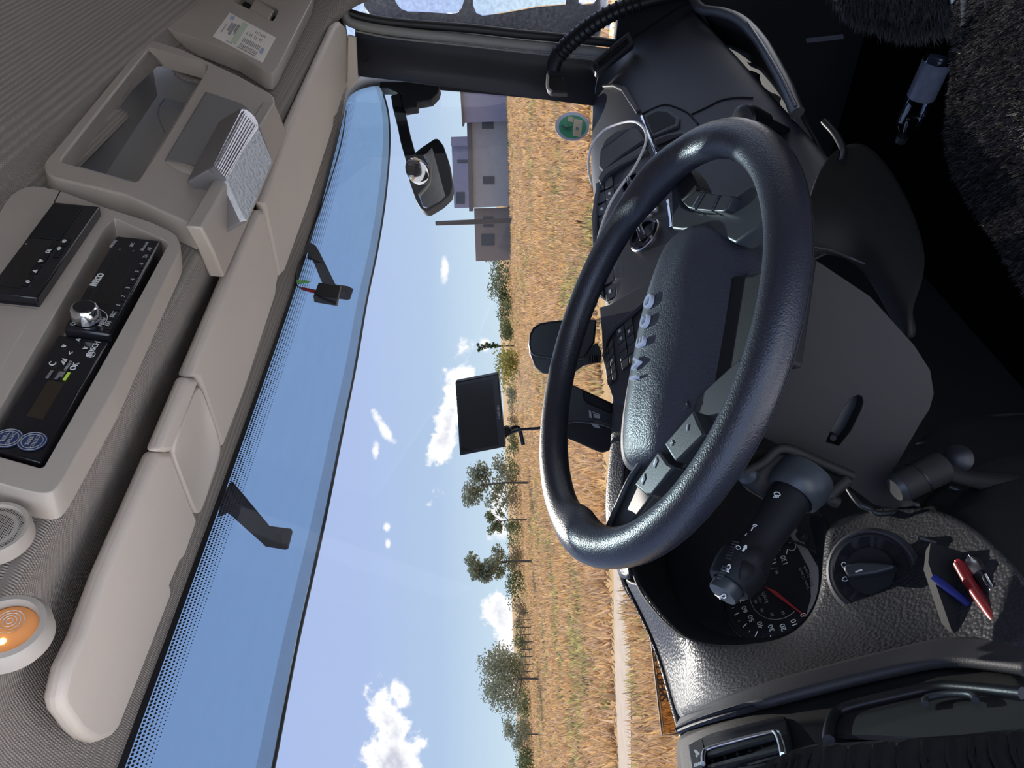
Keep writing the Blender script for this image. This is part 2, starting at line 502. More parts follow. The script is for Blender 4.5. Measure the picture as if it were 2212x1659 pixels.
# windscreen
win = bpy.data.objects.new('window_1', None); COL.objects.link(win); win.location = G(0, 2.3); struct(win, 'wide curved windscreen with black dotted border')
rows = [[G(-1.15 + 2.29 * i / 36, 1.86 + .90 * j / 6) for i in range(37)] for j in range(7)]
patch('pane', rows, WGLASS, win, 0, 0)
inner = [(-1.1 + 2.06 * i / 60, 2.654) for i in range(61)] + [(.96 + .092 * math.sin(a), 2.562 + .092 * math.cos(a)) for a in [math.pi / 2 * k / 12 for k in range(1, 13)]] + [(1.052 - .055 * k / 20, 2.562 - .69 * k / 20) for k in range(1, 21)]
outer = [(-1.1 + 2.23 * i / 60, 2.705) for i in range(61)] + [(1.13, 2.705 - .10 * k / 12) for k in range(1, 13)] + [(1.13, 2.605 - .733 * k / 20) for k in range(1, 21)]
K = len(inner)
vs = [G(x, z, -.002) for x, z in inner] + [G(x, z, -.002) for x, z in outer]
mesh('frit_border', vs, [[i, i + 1, K + i + 1, K + i] for i in range(K - 1)], FRIT, win, thick=.001)
# the dotted fade of the border: thousands of small round prints, joined
vs = []; f = []
path = inner[:72]
for rw in range(6):
    dz = .0025 + rw * .0040; rad = .00185 - rw * .00020
    n_ = int(2.05 / .0044)
    for i in range(n_):
        x = -1.1 + 2.05 * (i + .5 * (rw % 2)) / n_
        c = G(x, 2.654 - dz, -.0022); k = len(vs)
        for a in range(6): vs.append(c + V((math.cos(a * 1.047) * rad, 0, math.sin(a * 1.047) * rad)))
        f.append([k + j for j in range(6)])
for rw in range(5):
    for i in range(30):
        a = math.pi / 2 * i / 29; R_ = .092 - .0025 - rw * .0042
        c = G(.96 + R_ * math.sin(a), 2.562 + R_ * math.cos(a), -.0022); k = len(vs); rad = .0018 - rw * .0002
        for b in range(6): vs.append(c + V((math.cos(b * 1.047) * rad, 0, math.sin(b * 1.047) * rad)))
        f.append([k + j for j in range(6)])
o = mesh('frit_dots', vs, f, FRIT, win); o['kind'] = 'stuff'

# right-hand side: pillar trim, seals, door with its window
pil_i = [(768, 164), (901, 179), (1120, 208), (1285, 229)]
pil_m = [(768, 128), (900, 145), (1120, 172), (1285, 190)]
pil_o = [(767, 80), (937, 108), (1120, 132), (1295, 150)]
pr = [[PX(x, y, .935) for x, y in pil_i], [PX(x, y, .945) for x, y in pil_m], [PX(x, y, 1.0) for x, y in pil_o], [PX(x, y - 14, 1.03) for x, y in pil_o], [PX(x, y - 46, 1.07) for x, y in pil_o]]
pillar = struct(patch('wall_right', pr, PILLAR, None, .02, 0), 'dark grey trim of the pillar beside the windscreen')
lathe('trim_plug', PX(788, 127, .94), V((-.85, -.5, 0)), [(.0, .006), (.006, .006), (.0075, .003), (.0075, -.004)], BLACKM, pillar, 16)
cap = [(751, 76), (769, 81), (773, 164), (778, 167), (764, 187), (748, 200), (750, 150)]
struct(prism('trim_1', [PX(x, y, .925) for x, y in cap], .012, BEIGE, None, .003), 'beige end cap where the pillar meets the headliner')
wp = [(722, -40), (738, 4), (746, 36), (768, 52), (847, 67), (1009, 84), (1120, 96), (1290, 112), (1330, 118)]
struct(tube('trim_2', [PX(x, y, 1.0) for x, y in wp], .0125, SEAL, None, 12), 'grey rubber door seal running down the pillar')
struct(tube('trim_3', [PX(x, y + 15, 1.0) for x, y in wp[3:]], .003, SEAL, None, 8), 'thin grey bead beside the door seal')
struct(tube('trim_4', [PX(x, y - 19 - (4 if i > 4 else 0), 1.012) for i, (x, y) in enumerate(wp)], .012, SEALB, None, 10), 'black rubber edge of the door window')
door = bpy.data.objects.new('door_1', None); COL.objects.link(door); door.location = (1.04, .2, 1.3); struct(door, 'dark passenger door with dusty window')
wy0, wy1 = -.75, .62
# window opening with panel below, built round a lower kerb window
pane = [V((1.035, .66, 2.66)), V((1.035, -.7, 2.66)), V((1.035, -.7, 1.90)), V((1.035, .66, 1.90))]
w2 = mesh('window_2', pane, [[0, 1, 2, 3]], DGLASS, None); struct(w2, 'dusty side window of the passenger door')
box('door_frame', (1.02, -.75, 2.64), (1.06, .66, 2.80), BLACKM, door)
box('door_skin', (1.0, .30, 1.15), (1.05, 1.02, 1.885), BLACKM, door)
box('door_skin', (1.0, -.75, 1.15), (1.05, -.05, 1.885), BLACKM, door)
box('door_skin', (1.0, -.06, 1.72), (1.05, .31, 1.885), BLACKM, door)
box('door_skin', (1.0, -.06, 1.15), (1.05, .31, 1.40), BLACKM, door)
box('door_post', (1.0, -.95, 1.15), (1.06, -.70, 2.85), BLACKM, door)

# floor, front bulkhead, back wall (so that the cab is closed where the real one is)
struct(box('floor', (-.98, -1.2, 1.14), (1.05, 1.0, 1.18), CARPET, None), 'black carpet floor of the cab')
struct(box('wall_front', (-1.0, .98, 1.15), (1.05, 1.02, 1.86), BLACKM, None), 'dark bulkhead below the windscreen')

# ================================================================== sun visors
va = thing('sun_visor', 'long beige sun visor folded up above the driver', 'sun visor', (-.6, .65, 2.64), None)
vA = [(428, 1123), (399, 1207), (390, 1214), (370, 1262), (374, 1280), (296, 1481), (258, 1576), (245, 1592), (230, 1599), (212, 1605), (192, 1597), (174, 1582), (141, 1535), (137, 1515), (138, 1503), (152, 1440), (184, 1373), (230, 1245), (344, 976), (371, 976)]
prism('visor_board', vi(vA), .018, BEIGE, va, .007, 4)
vm = thing('visor_cover', 'short beige hinge cover with a scooped face between the sun visors', 'visor cover', (-.35, .65, 2.64))
mA = [(371, 976), (344, 976), (410, 816), (431, 819), (481, 970), (428, 1123)]
rows = [[PP(371, 976, *VI, -.001), PP(383, 940, *VI, .004), PP(410, 872, *VI, .004), PP(431, 820, *VI, .0)],
        [PP(392, 1027, *VI, -.001), PP(408, 985, *VI, -.010), PP(437, 912, *VI, -.010), PP(448, 872, *VI, .0)],
        [PP(411, 1080, *VI, -.001), PP(428, 1030, *VI, -.012), PP(452, 962, *VI, -.010), PP(466, 922, *VI, .0)],
        [PP(428, 1123, *VI, -.001), PP(446, 1076, *VI, -.002), PP(466, 1012, *VI, -.002), PP(481, 970, *VI, .0)]]
patch('cover_face', rows, BEIGE, vm, .012, 3)
prism('cover_roll', vi([(371, 978), (343, 976), (408, 816), (433, 819)], .003), .016, BEIGE, vm, .006, 3)
vb = thing('sun_visor', 'middle beige sun visor above the centre of the windscreen', 'sun visor', (-.05, .65, 2.64))
vB = [(433, 821), (411, 816), (552, 472), (560, 455), (571, 455), (602, 597), (598, 614), (596, 638), (527, 850), (482, 968)]
prism('visor_board', vi(vB), .018, BEIGE, vb, .007, 4)
vc = thing('sun_visor', 'beige sun visor nearest the passenger pillar', 'sun visor', (.5, .62, 2.64))
vC = [(568, 440), (630, 271), (690, 136), (726, 56), (737, 48), (748, 60), (753, 108), (751, 174), (728, 248), (721, 256), (720, 275), (664, 450), (615, 587), (605, 598), (575, 452)]
prism('visor_board', vi(vC), .018, BEIGE, vc, .007, 4)

# ================================================================== overhead consoles
# storage box with latch and paper label
sb = thing('overhead_locker', 'grey beige overhead locker with a latch and a printed white label', 'locker', PP(560, 60, *FA))
lidf = [(376, -4), (350, 30), (343, 46), (352, 58), (440, 88), (516, 117), (570, 151), (583, 158), (592, 157), (600, 145), (674, 0), (690, -70), (420, -90)]
lr = [(505, 0), (509, 5), (538, 19), (581, 42), (589, 45), (595, 36), (601, 23), (596, 16), (553, -5), (530, -18)]
ring('locker_front', fa(lidf), fa(lr), .032, BEIGE2, sb, .005, 220, .022)
prism('latch_recess', fa(lr, -.021), .004, DEEP, sb)
prism('latch', fa([(552, -4), (592, 22), (580, 42), (538, 19)], -.003), .012, BEIGE2, sb, .002)
lab = fa([(496, 27), (596, 81), (567, 135), (460, 78)], .0006)
lb = prism('label', lab, .0008, PAPER, sb); lb['label'] = 'white printed paper label on the locker'
q = lab
bars('print_bar', [[bil(q, a, b), bil(q, a + w, b), bil(q, a + w, b + h), bil(q, a, b + h)] for a, b, w, h in [(.13 + .035 * (i % 1), .18, .01, .01) for i in range(0)] +
     [(.15, .30, .035, .30), (.20, .28, .05, .42), (.27, .25, .02, .30), (.30, .25, .015, .40), (.08, .42, .012, .34)]], PRINTD, lb, .0012)['kind'] = 'stuff'
bars('print_panel', [[bil(q, .33, .08), bil(q, .43, .08), bil(q, .43, .88), bil(q, .33, .88)]], mat('pale green print', (.50, .60, .44), .8), lb, .0011)
for q4 in ([bil(q, .07, .06), bil(q, .14, .06), bil(q, .14, .20), bil(q, .07, .20)], [bil(q, .86, .58), bil(q, .92, .58), bil(q, .92, .76), bil(q, .86, .76)]): bars('print_panel', [q4], MATS.get('pale blue print') or mat('pale blue print', (.36, .42, .58), .8), lb, .0011)
tl = []
for i in range(11):
    a = .50 + i * .032
    tl += [(a, .56, .011, .14), (a, .78, .011, .10)]
    if i % 3 != 1: tl.append((a, .32, .011, .10))
    if i > 3: tl.append((a, .12 + .02 * (i % 3), .008, .08))
tl += [(.48, .93, .36, .012), (.25, .93, .12, .008)]
bars('print_bar', [[bil(q, a, b), bil(q, a + w, b), bil(q, a + w, b + h), bil(q, a, b + h)] for a, b, w, h in tl], PRINTD, lb, .0012)['kind'] = 'stuff'

# open tray with the reading lamp
tr = thing('overhead_tray', 'grey beige overhead tray open to the cab with a frosted reading lamp', 'overhead console', PP(330, 250, *FA))
LOW = ((.43, 2.605), (.545, 2.622))
to = [(310, 91), (318, 87), (331, 87), (393, 106), (515, 163), (584, 201), (592, 210), (594, 222), (520, 345), (436, 490), (423, 489), (271, 420), (114, 383), (101, 373), (95, 360), (95, 350)]
ti = [(323, 102), (445, 136), (450, 141), (449, 147), (302, 387), (296, 393), (287, 392), (136, 350), (133, 345), (134, 341)]
ring('tray_bezel', fa(to), fa(ti), .034, BEIGE2, tr, .005, 240, .03)
bk = [p + V((0, .085, .015)) for p in fa(ti)]
fr = fa(ti, -.028); K = len(fr)
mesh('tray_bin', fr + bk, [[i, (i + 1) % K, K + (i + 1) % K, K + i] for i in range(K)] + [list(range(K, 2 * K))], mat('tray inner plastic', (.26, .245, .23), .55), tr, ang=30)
mid = [lerp(a, b, .86) for a, b in zip(bk[6:10] + bk[:1], fr[6:10] + fr[:1])]
tube('bin_seam', [lerp(bk[9], bk[7], t) + V((0, -.004, -.004)) for t in (.02, .3, .6, .98)], .0012, BEIGE2, tr, 6)
tube('bin_cord', [PP(x, y, *FA, -.07) for x, y in [(356, 214), (345, 228), (342, 246), (346, 262), (356, 285)]], .0012, DGREY, tr, 6)
# lower part of the tray: sloping lamp housing that reaches forward under the header
lowf = [(594, 222), (606, 250), (620, 288), (590, 358), (489, 590), (484, 600), (462, 545), (436, 492), (520, 345)]
prism('lamp_cover', [PP(x, y, *LOW) for x, y in lowf], .02, BEIGE2, tr, .003)
LB = ((.395, 2.66), (.50, 2.592))
prism('lamp_housing', [PP(x, y, *FA, .004) for x, y in [(443, 195), (521, 221), (538, 232), (556, 262), (500, 380), (484, 392), (430, 362), (354, 343)]], .01, DGREY, tr, .004)
wedge = [PP(x, y, *FA, .002) for x, y in [(354, 344), (430, 362), (484, 392), (489, 412)]]
rows = [[PP(354, 343, *FA, .001), PP(400, 352, *FA, .004), PP(450, 368, *FA, .007), PP(487, 386, *FA, .009)],
        [PP(362, 352, *FA, .001), PP(412, 366, *FA, .008), PP(460, 385, *FA, .012), PP(492, 404, *FA, .010)],
        [PP(380, 366, *FA, .001), PP(420, 382, *FA, .002), PP(466, 404, *FA, .002), PP(490, 425, *FA, .001)]]
patch('lamp_fin', rows, BEIGE2, tr, .003, 2)
lens = [(522, 236), (532, 237), (543, 245), (551, 254), (557, 266), (586, 343), (587, 350), (586, 356), (534, 476), (528, 472), (494, 400), (487, 382), (465, 365), (461, 361), (462, 355)]


def lbp(x, y, off=0.0):
    k = ray(x, y); k = k.z / k.y
    return PP(x, y, (.405, 2.612), (.49, 2.570), off)


prism('lamp_surround', [lbp(530 + (x - 530) * 1.03, 350 + (y - 350) * 1.03, .005) for x, y in lens], .045, DGREY, tr, .002)
cl = [(522, 236), (532, 237), (543, 245), (551, 254), (557, 266), (558, 276), (525, 325), (490, 389), (484, 381), (465, 365), (461, 361), (462, 355)]
fl = [(558, 276), (586, 343), (587, 350), (586, 356), (534, 476), (528, 472), (494, 400), (490, 389), (525, 325)]
l1 = prism('reflector', [lbp(x, y, .007) for x, y in cl], .008, LENSC, tr); l1['label'] = 'clear ribbed end of the reading lamp'
for i in range(7):
    t = (i + .5) / 7
    a = lerp(lbp(524, 238, .0085), lbp(557, 270, .0085), t); b = lerp(lbp(462, 360, .0085), lbp(488, 386, .0085), t)
    tube('rib', [a, b], .0011, LENSC, l1, 6, smooth=False)
l2 = prism('lens', [lbp(x, y, .007) for x, y in fl], .008, LENSF, tr); l2['label'] = 'frosted lens of the reading lamp'

# radio console frame
rc = thing('radio_console', 'grey beige overhead frame holding three black radio sized units', 'overhead console', PP(200, 800, *FA))
fo = [(0, 457), (20, 425), (35, 413), (62, 401), (95, 404), (130, 412), (230, 449), (325, 479), (365, 497), (383, 510), (390, 528), (385, 546), (340, 640), (244, 845), (130, 1044), (117, 1060), (105, 1066), (90, 1067), (60, 1062), (0, 1045), (-90, 1018), (-150, 900), (-100, 640)]
fi = [(240, 468), (366, 524), (230, 770), (93, 1012), (0, 986), (-70, 962), (-40, 950), (0, 882)]
ring('console_frame', fa(fo), fa(fi), .033, BEIGE2, rc, .005, 260, .035)
bkp = fa(fi, -.034)
prism('bay_back', bkp, .003, BEIGE2, rc)
prism('bay_lid', fa([(-60, 650), (0, 657), (70, 665), (79, 667), (80, 673), (35, 740), (0, 800), (-60, 895)], .001), .002, BEIGE2, rc, .0015)
prism('seam', fa([(129, 411), (131, 413), (118, 437), (116, 436)], .0003), .0006, DEEP, rc)


def faceunit(quad, off, body, m, name, parent, bev=.0015):
    return prism(name, fa(quad, off), body, m, parent, bev)


def fatxt(s, px, py, off, size, m, parent, name='marking', rot=0.0, bold=0.0):
    xd = V((math.cos(rot), 0, 0)) + FAU * math.sin(rot); yd = FAU * math.cos(rot) - V((1, 0, 0)) * math.sin(rot)
    return txt(name, s, PP(px, py, *FA, off), xd, yd, size, m, parent, bold=bold)


ta = thing('tachograph', 'black tachograph with two small key symbols, above the radio', 'tachograph', PP(90, 540, *FA))
faceunit([(116, 436), (216, 446), (80, 643), (-30, 631)], .012, .045, GLOSS, 'tachograph_body', ta)
q = fa([(116, 436), (216, 446), (80, 643), (-30, 631)], .0125)
prism('printer_flap', [bil(q, .02, .03), bil(q, .66, .03), bil(q, .66, .43), bil(q, .02, .43)], .0012, BLACKM, ta, .0006, up=.0006)
prism('display', [bil(q, .15, .50), bil(q, .52, .50), bil(q, .56, .93), bil(q, .18, .93)], .001, SCREEN, ta, up=.0004)
for (a, b) in ((.60, .50), (.60, .62), (.60, .74), (.60, .86), (.80, .44), (.80, .56)):
    prism('button', [bil(q, a - .05, b - .04), bil(q, a + .07, b - .04), bil(q, a + .07, b + .05), bil(q, a - .05, b + .05)], .001, BLACKM, ta, .0004, up=.0007)
for s, px, py, sz, rt in (('OK', 105, 543, .0055, 0), ('\u25bc', 90, 564, .0055, 0), ('\u25b2', 76, 586, .0055, 0), ('\u2191', 61, 608, .007, 1.57), ('8', 139, 521, .008, 1.57), ('8', 128, 537, .008, 1.57), ('-', 56, 528, .006, 1.57)):
    fatxt(s, px, py, .0138, sz, PRINT, ta, rot=rt)

ra = thing('car_radio', 'black car radio with a chrome volume knob, in the middle of the console', 'radio', PP(240, 610, *FA))
rq = [(250, 508), (350, 519), (238, 722), (136, 709)]
faceunit(rq, .002, .034, GLOSS, 'radio_body', ra, .003)
q = fa(rq, .0022)
prism('display', [bil(q, .30, .34), bil(q, .66, .34), bil(q, .66, .74), bil(q, .30, .74)], .001, SCREEN, ra, up=.0003)
prism('card_slot', [bil(q, .17, .30), bil(q, .25, .30), bil(q, .25, .80), bil(q, .17, .80)], .0012, DEEP, ra, up=.0003)
kc = PP(187, 688, *FA, .003)
kn = lathe('volume_knob', kc, FAN, [(.0135, 0), (.0128, .012), (.0115, .0145), (.0100, .0150)], CHROME, ra, 48, cap=True, wob=lambda a, h: 1 + (.025 * math.sin(14 * a) if h < .01 else 0))
lathe('knob_cap', kc + FAN * .0151, FAN, [(.0098, 0), (.0098, .0004)], GLOSS, kn, 32)
a_ = [kc + V((1, 0, 0)) * (math.cos(t) * .0185) + FAU * (math.sin(t) * .0185) for t in [math.radians(d) for d in range(-110, 11, 10)]]
tube('volume_arc', a_, .0004, PRINT, ra, 6)
labels = ['AF', 'TA', '6', '5', '4', '3', '2', '1', 'SRC', 'FM']
for i, s in enumerate(labels):
    t = .13 + i * .088
    prism('button', [bil(q, .83, t - .036), bil(q, .94, t - .036), bil(q, .94, t + .036), bil(q, .83, t + .036)], .0012, BLACKM, ra, .0005, up=.0009)
    p = bil(q, .86, t) + FAN * .0012
    txt('marking', s, p, (1, 0, 0), FAU, .0058, PRINTD, ra)
for s, a, b, sz in (('IVECO', .15, .52, .0085), ('PHONE', .06, .11, .0048), ('SRC', .45, .10, .0048), ('Bluetooth', .72, .10, .0048), ('\u25b4', .25, .17, .006), ('\u25be', .55, .17, .006), ('BAND', .13, .78, .0055), ('MENU', .72, .91, .005), ('O', .16, .96, .006)):
    txt('marking', s, bil(q, a, b) + FAN * .0006, (1, 0, 0), FAU, sz, PRINT if s == 'IVECO' else PRINTD, ra, bold=.0003 if s == 'IVECO' else 0)

bo = thing('toll_unit', 'black toll unit with two round navy stickers, nearest the driver', 'toll unit', PP(110, 870, *FA))
bq = [(127, 722), (238, 736), (88, 1001), (-30, 969)]
faceunit(bq, -.006, .028, GLOSS, 'unit_body', bo, .0025)
q = fa(bq, -.0056)
prism('display', [bil(q, .32, .42), bil(q, .62, .42), bil(q, .62, .72), bil(q, .32, .72)], .001, AMBERSCR, bo, up=.0003)
for px, py, s in ((126, 870, 0), (126, 870, 0)): pass
for s, px, py, sz, rt in (('<', 139, 747, .0075, 1.57), ('>', 169, 734, .0075, 1.57), ('<', 153, 763, .0075, 0), ('v', 183, 752, .0085, 0), ('C', 114, 786, .0085, 0), ('OK', 161, 792, .0075, 0), ('BOSCH', 202, 754, .0072, 0)):
    fatxt(s, px, py, -.0048, sz, PRINT, bo, rot=rt)
pc = PP(196, 766, *FA, -.005)
tube('emblem', [pc + V((1, 0, 0)) * math.cos(t) * .0038 + FAU * math.sin(t) * .0038 for t in [math.tau * i / 16 for i in range(17)]], .0004, PRINT, bo, 6)
tube('emblem', [pc + V((1, 0, 0)) * math.cos(t) * .0020 + FAU * math.sin(t) * .0020 for t in [math.tau * i / 12 for i in range(13)]], .0003, PRINT, bo, 6)
# toll emblem: two curved white blades over lettering
for blade in ([(134, 774), (146, 777), (142, 783), (137, 779)], [(132, 780), (136, 780), (141, 784), (138, 789), (135, 786)]):
    prism('emblem', fa(blade, -.005), .0004, PRINT, bo, up=.0004)
fatxt('TOLL COLLECT', 143, 797, -.0048, .0034, PRINTD, bo)
for px, py, m in ((144, 813, mat('lit green lamp', (.25, .40, .05), .4, emit=((.55, .7, .08), .25))), (126, 811, DGREY), (107, 809, DGREY)):
    p = PP(px, py, *FA, -.005)
    prism('indicator', [p + V((sx_ * .0055, 0, 0)) + FAU * (sz_ * .0013) for sx_, sz_ in ((-1, -1), (1, -1), (1, 1), (-1, 1))], .0006, m, bo, up=.0004)
for px, py in ((17, 947), (70, 954)):
    c = PP(px, py, *FA, -.0052)
    st = lathe('round_sticker', c, FAN, [(.0112, 0), (.0112, .0006)], TOLLBLUE, bo, 40)
    for r_ in (.0102, .0080):
        tube('sticker_ring', [c + FAN * .0008 + V((1, 0, 0)) * math.cos(t) * r_ + FAU * math.sin(t) * r_ for t in [math.tau * i / 30 for i in range(31)]], .00035, PRINTD, st, 6)
    txt('marking', 'TOLL', c + FAN * .0008 + FAU * .002, (1, 0, 0), FAU, .0044, PRINTD, st)
    txt('marking', 'COLLECT', c + FAN * .0008 - FAU * .0028, (1, 0, 0), FAU, .0038, PRINTD, st)

# speaker and reading light in the headliner, near the driver
struct(box('wall_left', (-1.12, -1.2, 1.15), (-1.06, -.42, 2.95), FABRIC, None), 'fabric covered cab side behind the driver door')
dl = bpy.data.objects.new('door_2', None); COL.objects.link(dl); dl.location = (-1.1, .68, 1.2); struct(dl, 'driver door swung wide open')
mesh('door_leaf', [V((-1.10, .66, 1.2)), V((-1.98, .98, 1.2)), V((-1.98, .98, 2.85)), V((-1.10, .66, 2.85)), V((-1.12, .72, 1.2)), V((-2.0, 1.04, 1.2)), V((-2.0, 1.04, 2.85)), V((-1.12, .72, 2.85))], [[0, 1, 2, 3], [4, 7, 6, 5], [0, 4, 5, 1], [1, 5, 6, 2], [2, 6, 7, 3], [3, 7, 4, 0]], BLACKM, dl, .01)
FB = ((.447, 2.63), (.40, 2.83))
sp = thing('overhead_speaker', 'round grey beige speaker with a perforated grille', 'speaker', PP(-15, 1150, *FB))
c = PP(-14, 1150, *FB, .004)
lathe('speaker_rim', c, FAN, [(.0262, -.008), (.0262, .003), (.0248, .0065), (.0222, .0065), (.0216, .003), (.0205, .002)], BEIGE2, sp, 48)
lathe('speaker_grille', c, FAN, [(.0216, .003), (.016, .0045), (.008, .0052), (.001, .0054)], BEIGE2, sp, 40)
vs = []; f = []
for i in range(-12, 13):
    for j in range(-12, 13):
        x = (i + .5 * (j % 2)) * .0017; y = j * .00148
        if math.hypot(x, y) < .0203:
            h = .0057 - 5.2 * (x * x + y * y); k = len(vs); p = c + V((x, 0, 0)) + FAU * y + FAN * h
            for a in range(6): vs.append(p + V((math.cos(a * 1.047) * .00058, 0, 0)) + FAU * (math.sin(a * 1.047) * .00058))
            f.append(list(range(k, k + 6)))
mesh('grille_holes', vs, f, DEEP, sp)['kind'] = 'stuff'
rl = thing('ceiling_lamp', 'round lit amber reading lamp in a grey ring', 'lamp', PP(18, 1363, *FB))
c = PP(17, 1364, *FB, .004)
lathe('lamp_ring', c, FAN, [(.0275, -.008), (.0275, .0025), (.0245, .0072), (.0206, .008), (.019, .0032), (.0186, -.0016)], BEIGE2, rl, 48)
lathe('lamp_lens', c, FAN, [(.019, .0016), (.016, .0036), (.0096, .0048), (.001, .0052)], glass('clear amber lens', (1.0, .90, .78), .06, .1), rl, 40)
lathe('lamp_bowl', c, FAN, [(.019, .0008), (.016, -.0048), (.008, -.0072), (.001, -.0076)], AMBER, rl, 40)
lathe('lamp_bulb', c - V((.008, 0, 0)), FAN, [(.0036, -.005), (.0044, -.002), (.0024, .0012), (.001, .002)], BULB, rl, 20)
for i in range(4):
    tube('lens_ring', [c + FAN * (.0054 - .0003 * i) + V((.005, 0, 0)) + V((1, 0, 0)) * math.cos(t) * (.002 + .0022 * i) + FAU * math.sin(t) * (.002 + .0022 * i) for t in [math.tau * k / 24 for k in range(25)]], .0003, LENSF, rl, 5)


# ================================================================== dashboard
da = thing('dashboard', 'charcoal dashboard across the cab below the windscreen', 'dashboard', (0, .8, 1.7))


def interp(tab, x):
    tab = sorted(tab)
    if x <= tab[0][0]: return tab[0][1:]
    for a, b in zip(tab, tab[1:]):
        if x <= b[0]:
            t = (x - a[0]) / (b[0] - a[0]); return tuple(lerp(p, q, t) for p, q in zip(a[1:], b[1:]))
    return tab[-1][1:]


CREST = [(-.25, .785, 2.052), (-.18, .78, 2.074), (-.066, .78, 2.056), (.03, .775, 2.050), (.20, .76, 2.042), (.29, .755, 2.034), (.45, .755, 2.008), (.60, .80, 1.986), (.75, .80, 1.979), (.955, .75, 1.952)]
rows = []
for i in range(25):
    x = -.25 + i * (.985 + .25) / 24
    cy, cz = interp(CREST, x); gy = yt(x) + .68 * kk(x) - .006
    bz = min(cz - .006, 1.985) - .03 * max(0, (x - .75) / .2)
    ey, ez = .615, 1.912
    rows.append([V((x, max(gy, cy + .012), min(bz, cz - .004) - .02)), V((x, max(gy, cy + .012), min(bz, cz - .003))), V((x, cy, cz)), V((x, lerp(cy, ey, .25), lerp(cz, ez, .20))), V((x, lerp(cy, ey, .85), lerp(cz, ez, .82))), V((x, ey - .012, ez - .012)),
                 V((x, .572, 1.842)), V((x, .53, 1.775)), V((x, .490, 1.708)), V((x, .492, 1.690)), V((x, .56, 1.66))])
patch('dash_top', rows, DASHF, da, .004, 2)
DT = ((.61, 1.907), (.76, 2.032))         # gently sloping upper face with the switches
DF = ((.485, 1.70), (.60, 1.89))          # steeper front face


def dt(pts, off=0.0): return [PP(x, y, *DT, off) for x, y in pts]


def df(pts, off=0.0): return [PP(x, y, *DF, off) for x, y in pts]


# passenger side: vent at the pillar, stepped lid, seams
pv = [PX(x, y, .955) for x, y in [(1281, 140), (1354, 76), (1365, 92), (1292, 158)]]
vt = [AT(x, y, 1.86) for x, y in [(1276, 135), (1360, 66), (1372, 95), (1290, 160)]]
prism('side_vent', vt, .03, DASHF, da, .004)
prism('vent_hole', [AT(x, y, 1.855) for x, y in [(1291, 132), (1353, 80), (1359, 92), (1294, 147)]], .004, DEEP, da)
for t in (.25, .5, .75):
    a = lerp(AT(1291, 132, 1.853), AT(1294, 147, 1.853), t); b = lerp(AT(1353, 80, 1.853), AT(1359, 92, 1.853), t)
    tube('vent_slat', [a, b], .0018, BLACKM, da, 6, smooth=False)
prism('vent_clip', [AT(x, y, 1.853) for x, y in [(1281, 140), (1287, 136), (1289, 150), (1283, 154)]], .004, BLACKM, da, .001)


def seam(name, pts, r=.0022, m=DEEP, off=.0, pl=None):
    return tube(name, [PP(x, y, *(pl or DF), off) for x, y in pts], r, m, da, 6)


seam('seam', [(1386, 246), (1421, 230), (1440, 226), (1462, 232), (1480, 240), (1491, 248)], .002, off=.001)
seam('seam', [(1491, 248), (1530, 230), (1557, 217), (1590, 211), (1625, 211)], .002, off=.001)
seam('seam', [(1491, 248), (1500, 258), (1508, 268)], .002, off=.001)
# tray step in the deck
st = [(1352, 186), (1368, 215), (1380, 236), (1372, 243), (1358, 222), (1340, 194), (1322, 185), (1300, 187), (1300, 182), (1325, 179)]
prism('deck_step', dt(st, .004), .012, DASHF, da, .003)
lid = [(1294, 330), (1306, 302), (1330, 283), (1362, 274), (1376, 276), (1392, 303), (1340, 338), (1300, 370), (1292, 360)]
prism('tray_lid', dt(lid, .012), .02, DASHF, da, .005, 3)
prism('deck_rail', dt([(1290, 386), (1300, 368), (1340, 342), (1388, 312), (1396, 326), (1350, 350), (1310, 378), (1296, 398)], .012), .02, DASHF, da, .004, 3)
# bright strip where the upper face meets the front face, then the openings under it
seam('trim_strip', [(1387, 252), (1402, 292), (1420, 338), (1438, 385)], .0042, CHROME, .004, DT)
seam('trim_strip', [(1443, 434), (1447, 455), (1451, 492)], .0040, CHROME, .004, DT)
hole = [(1395, 252), (1420, 240), (1441, 242), (1459, 256), (1458, 266), (1410, 288)]
prism('storage_rim', df([(1389, 250), (1419, 233), (1444, 234), (1468, 254), (1466, 272), (1408, 296)], .006), .012, DASHF, da, .003)
prism('storage_hole', df(hole, .0065), .003, DEEP, da)
prism('centre_vent', df([(1411, 299), (1440, 288), (1476, 282), (1492, 300), (1425, 345)], .006), .012, DASHF, da, .003)
prism('vent_hole', df([(1415, 303), (1440, 293), (1472, 288), (1484, 300), (1428, 340)], .0066), .003, DEEP, da)
for t in (.3, .6):
    tube('vent_slat', [lerp(*df([(1415, 303), (1428, 340)], .009), t), lerp(*df([(1472, 288), (1484, 300)], .009), t)], .0022, BLACKM, da, 6, smooth=False)

# switch banks: every key is a part of its bank
def bank(name, quad, nc, nr, off, label, gap=.09, marks=()):
    b = prism(name, dt([quad[0], quad[1], quad[2], quad[3]], off), .02, BLACKM, da, .003)
    b['label'] = label
    q = dt(quad, off + .0005)
    for i in range(nc):
        for j in range(nr):
            g = gap; gx = gap * .5
            k = [bil(q, (i + gx) / nc, (j + g) / nr), bil(q, (i + 1 - gx) / nc, (j + g) / nr), bil(q, (i + 1 - gx) / nc, (j + 1 - g) / nr), bil(q, (i + gx) / nc, (j + 1 - g) / nr)]
            prism('key', k, .004, BTN, b, .001, 2, up=.003)
            if (i, j) in marks:
                m_ = [bil(k, .35, .35), bil(k, .6, .35), bil(k, .6, .6), bil(k, .35, .6)]
                prism('key_mark', m_, .0005, PRINT, b, up=.0035)
    return b


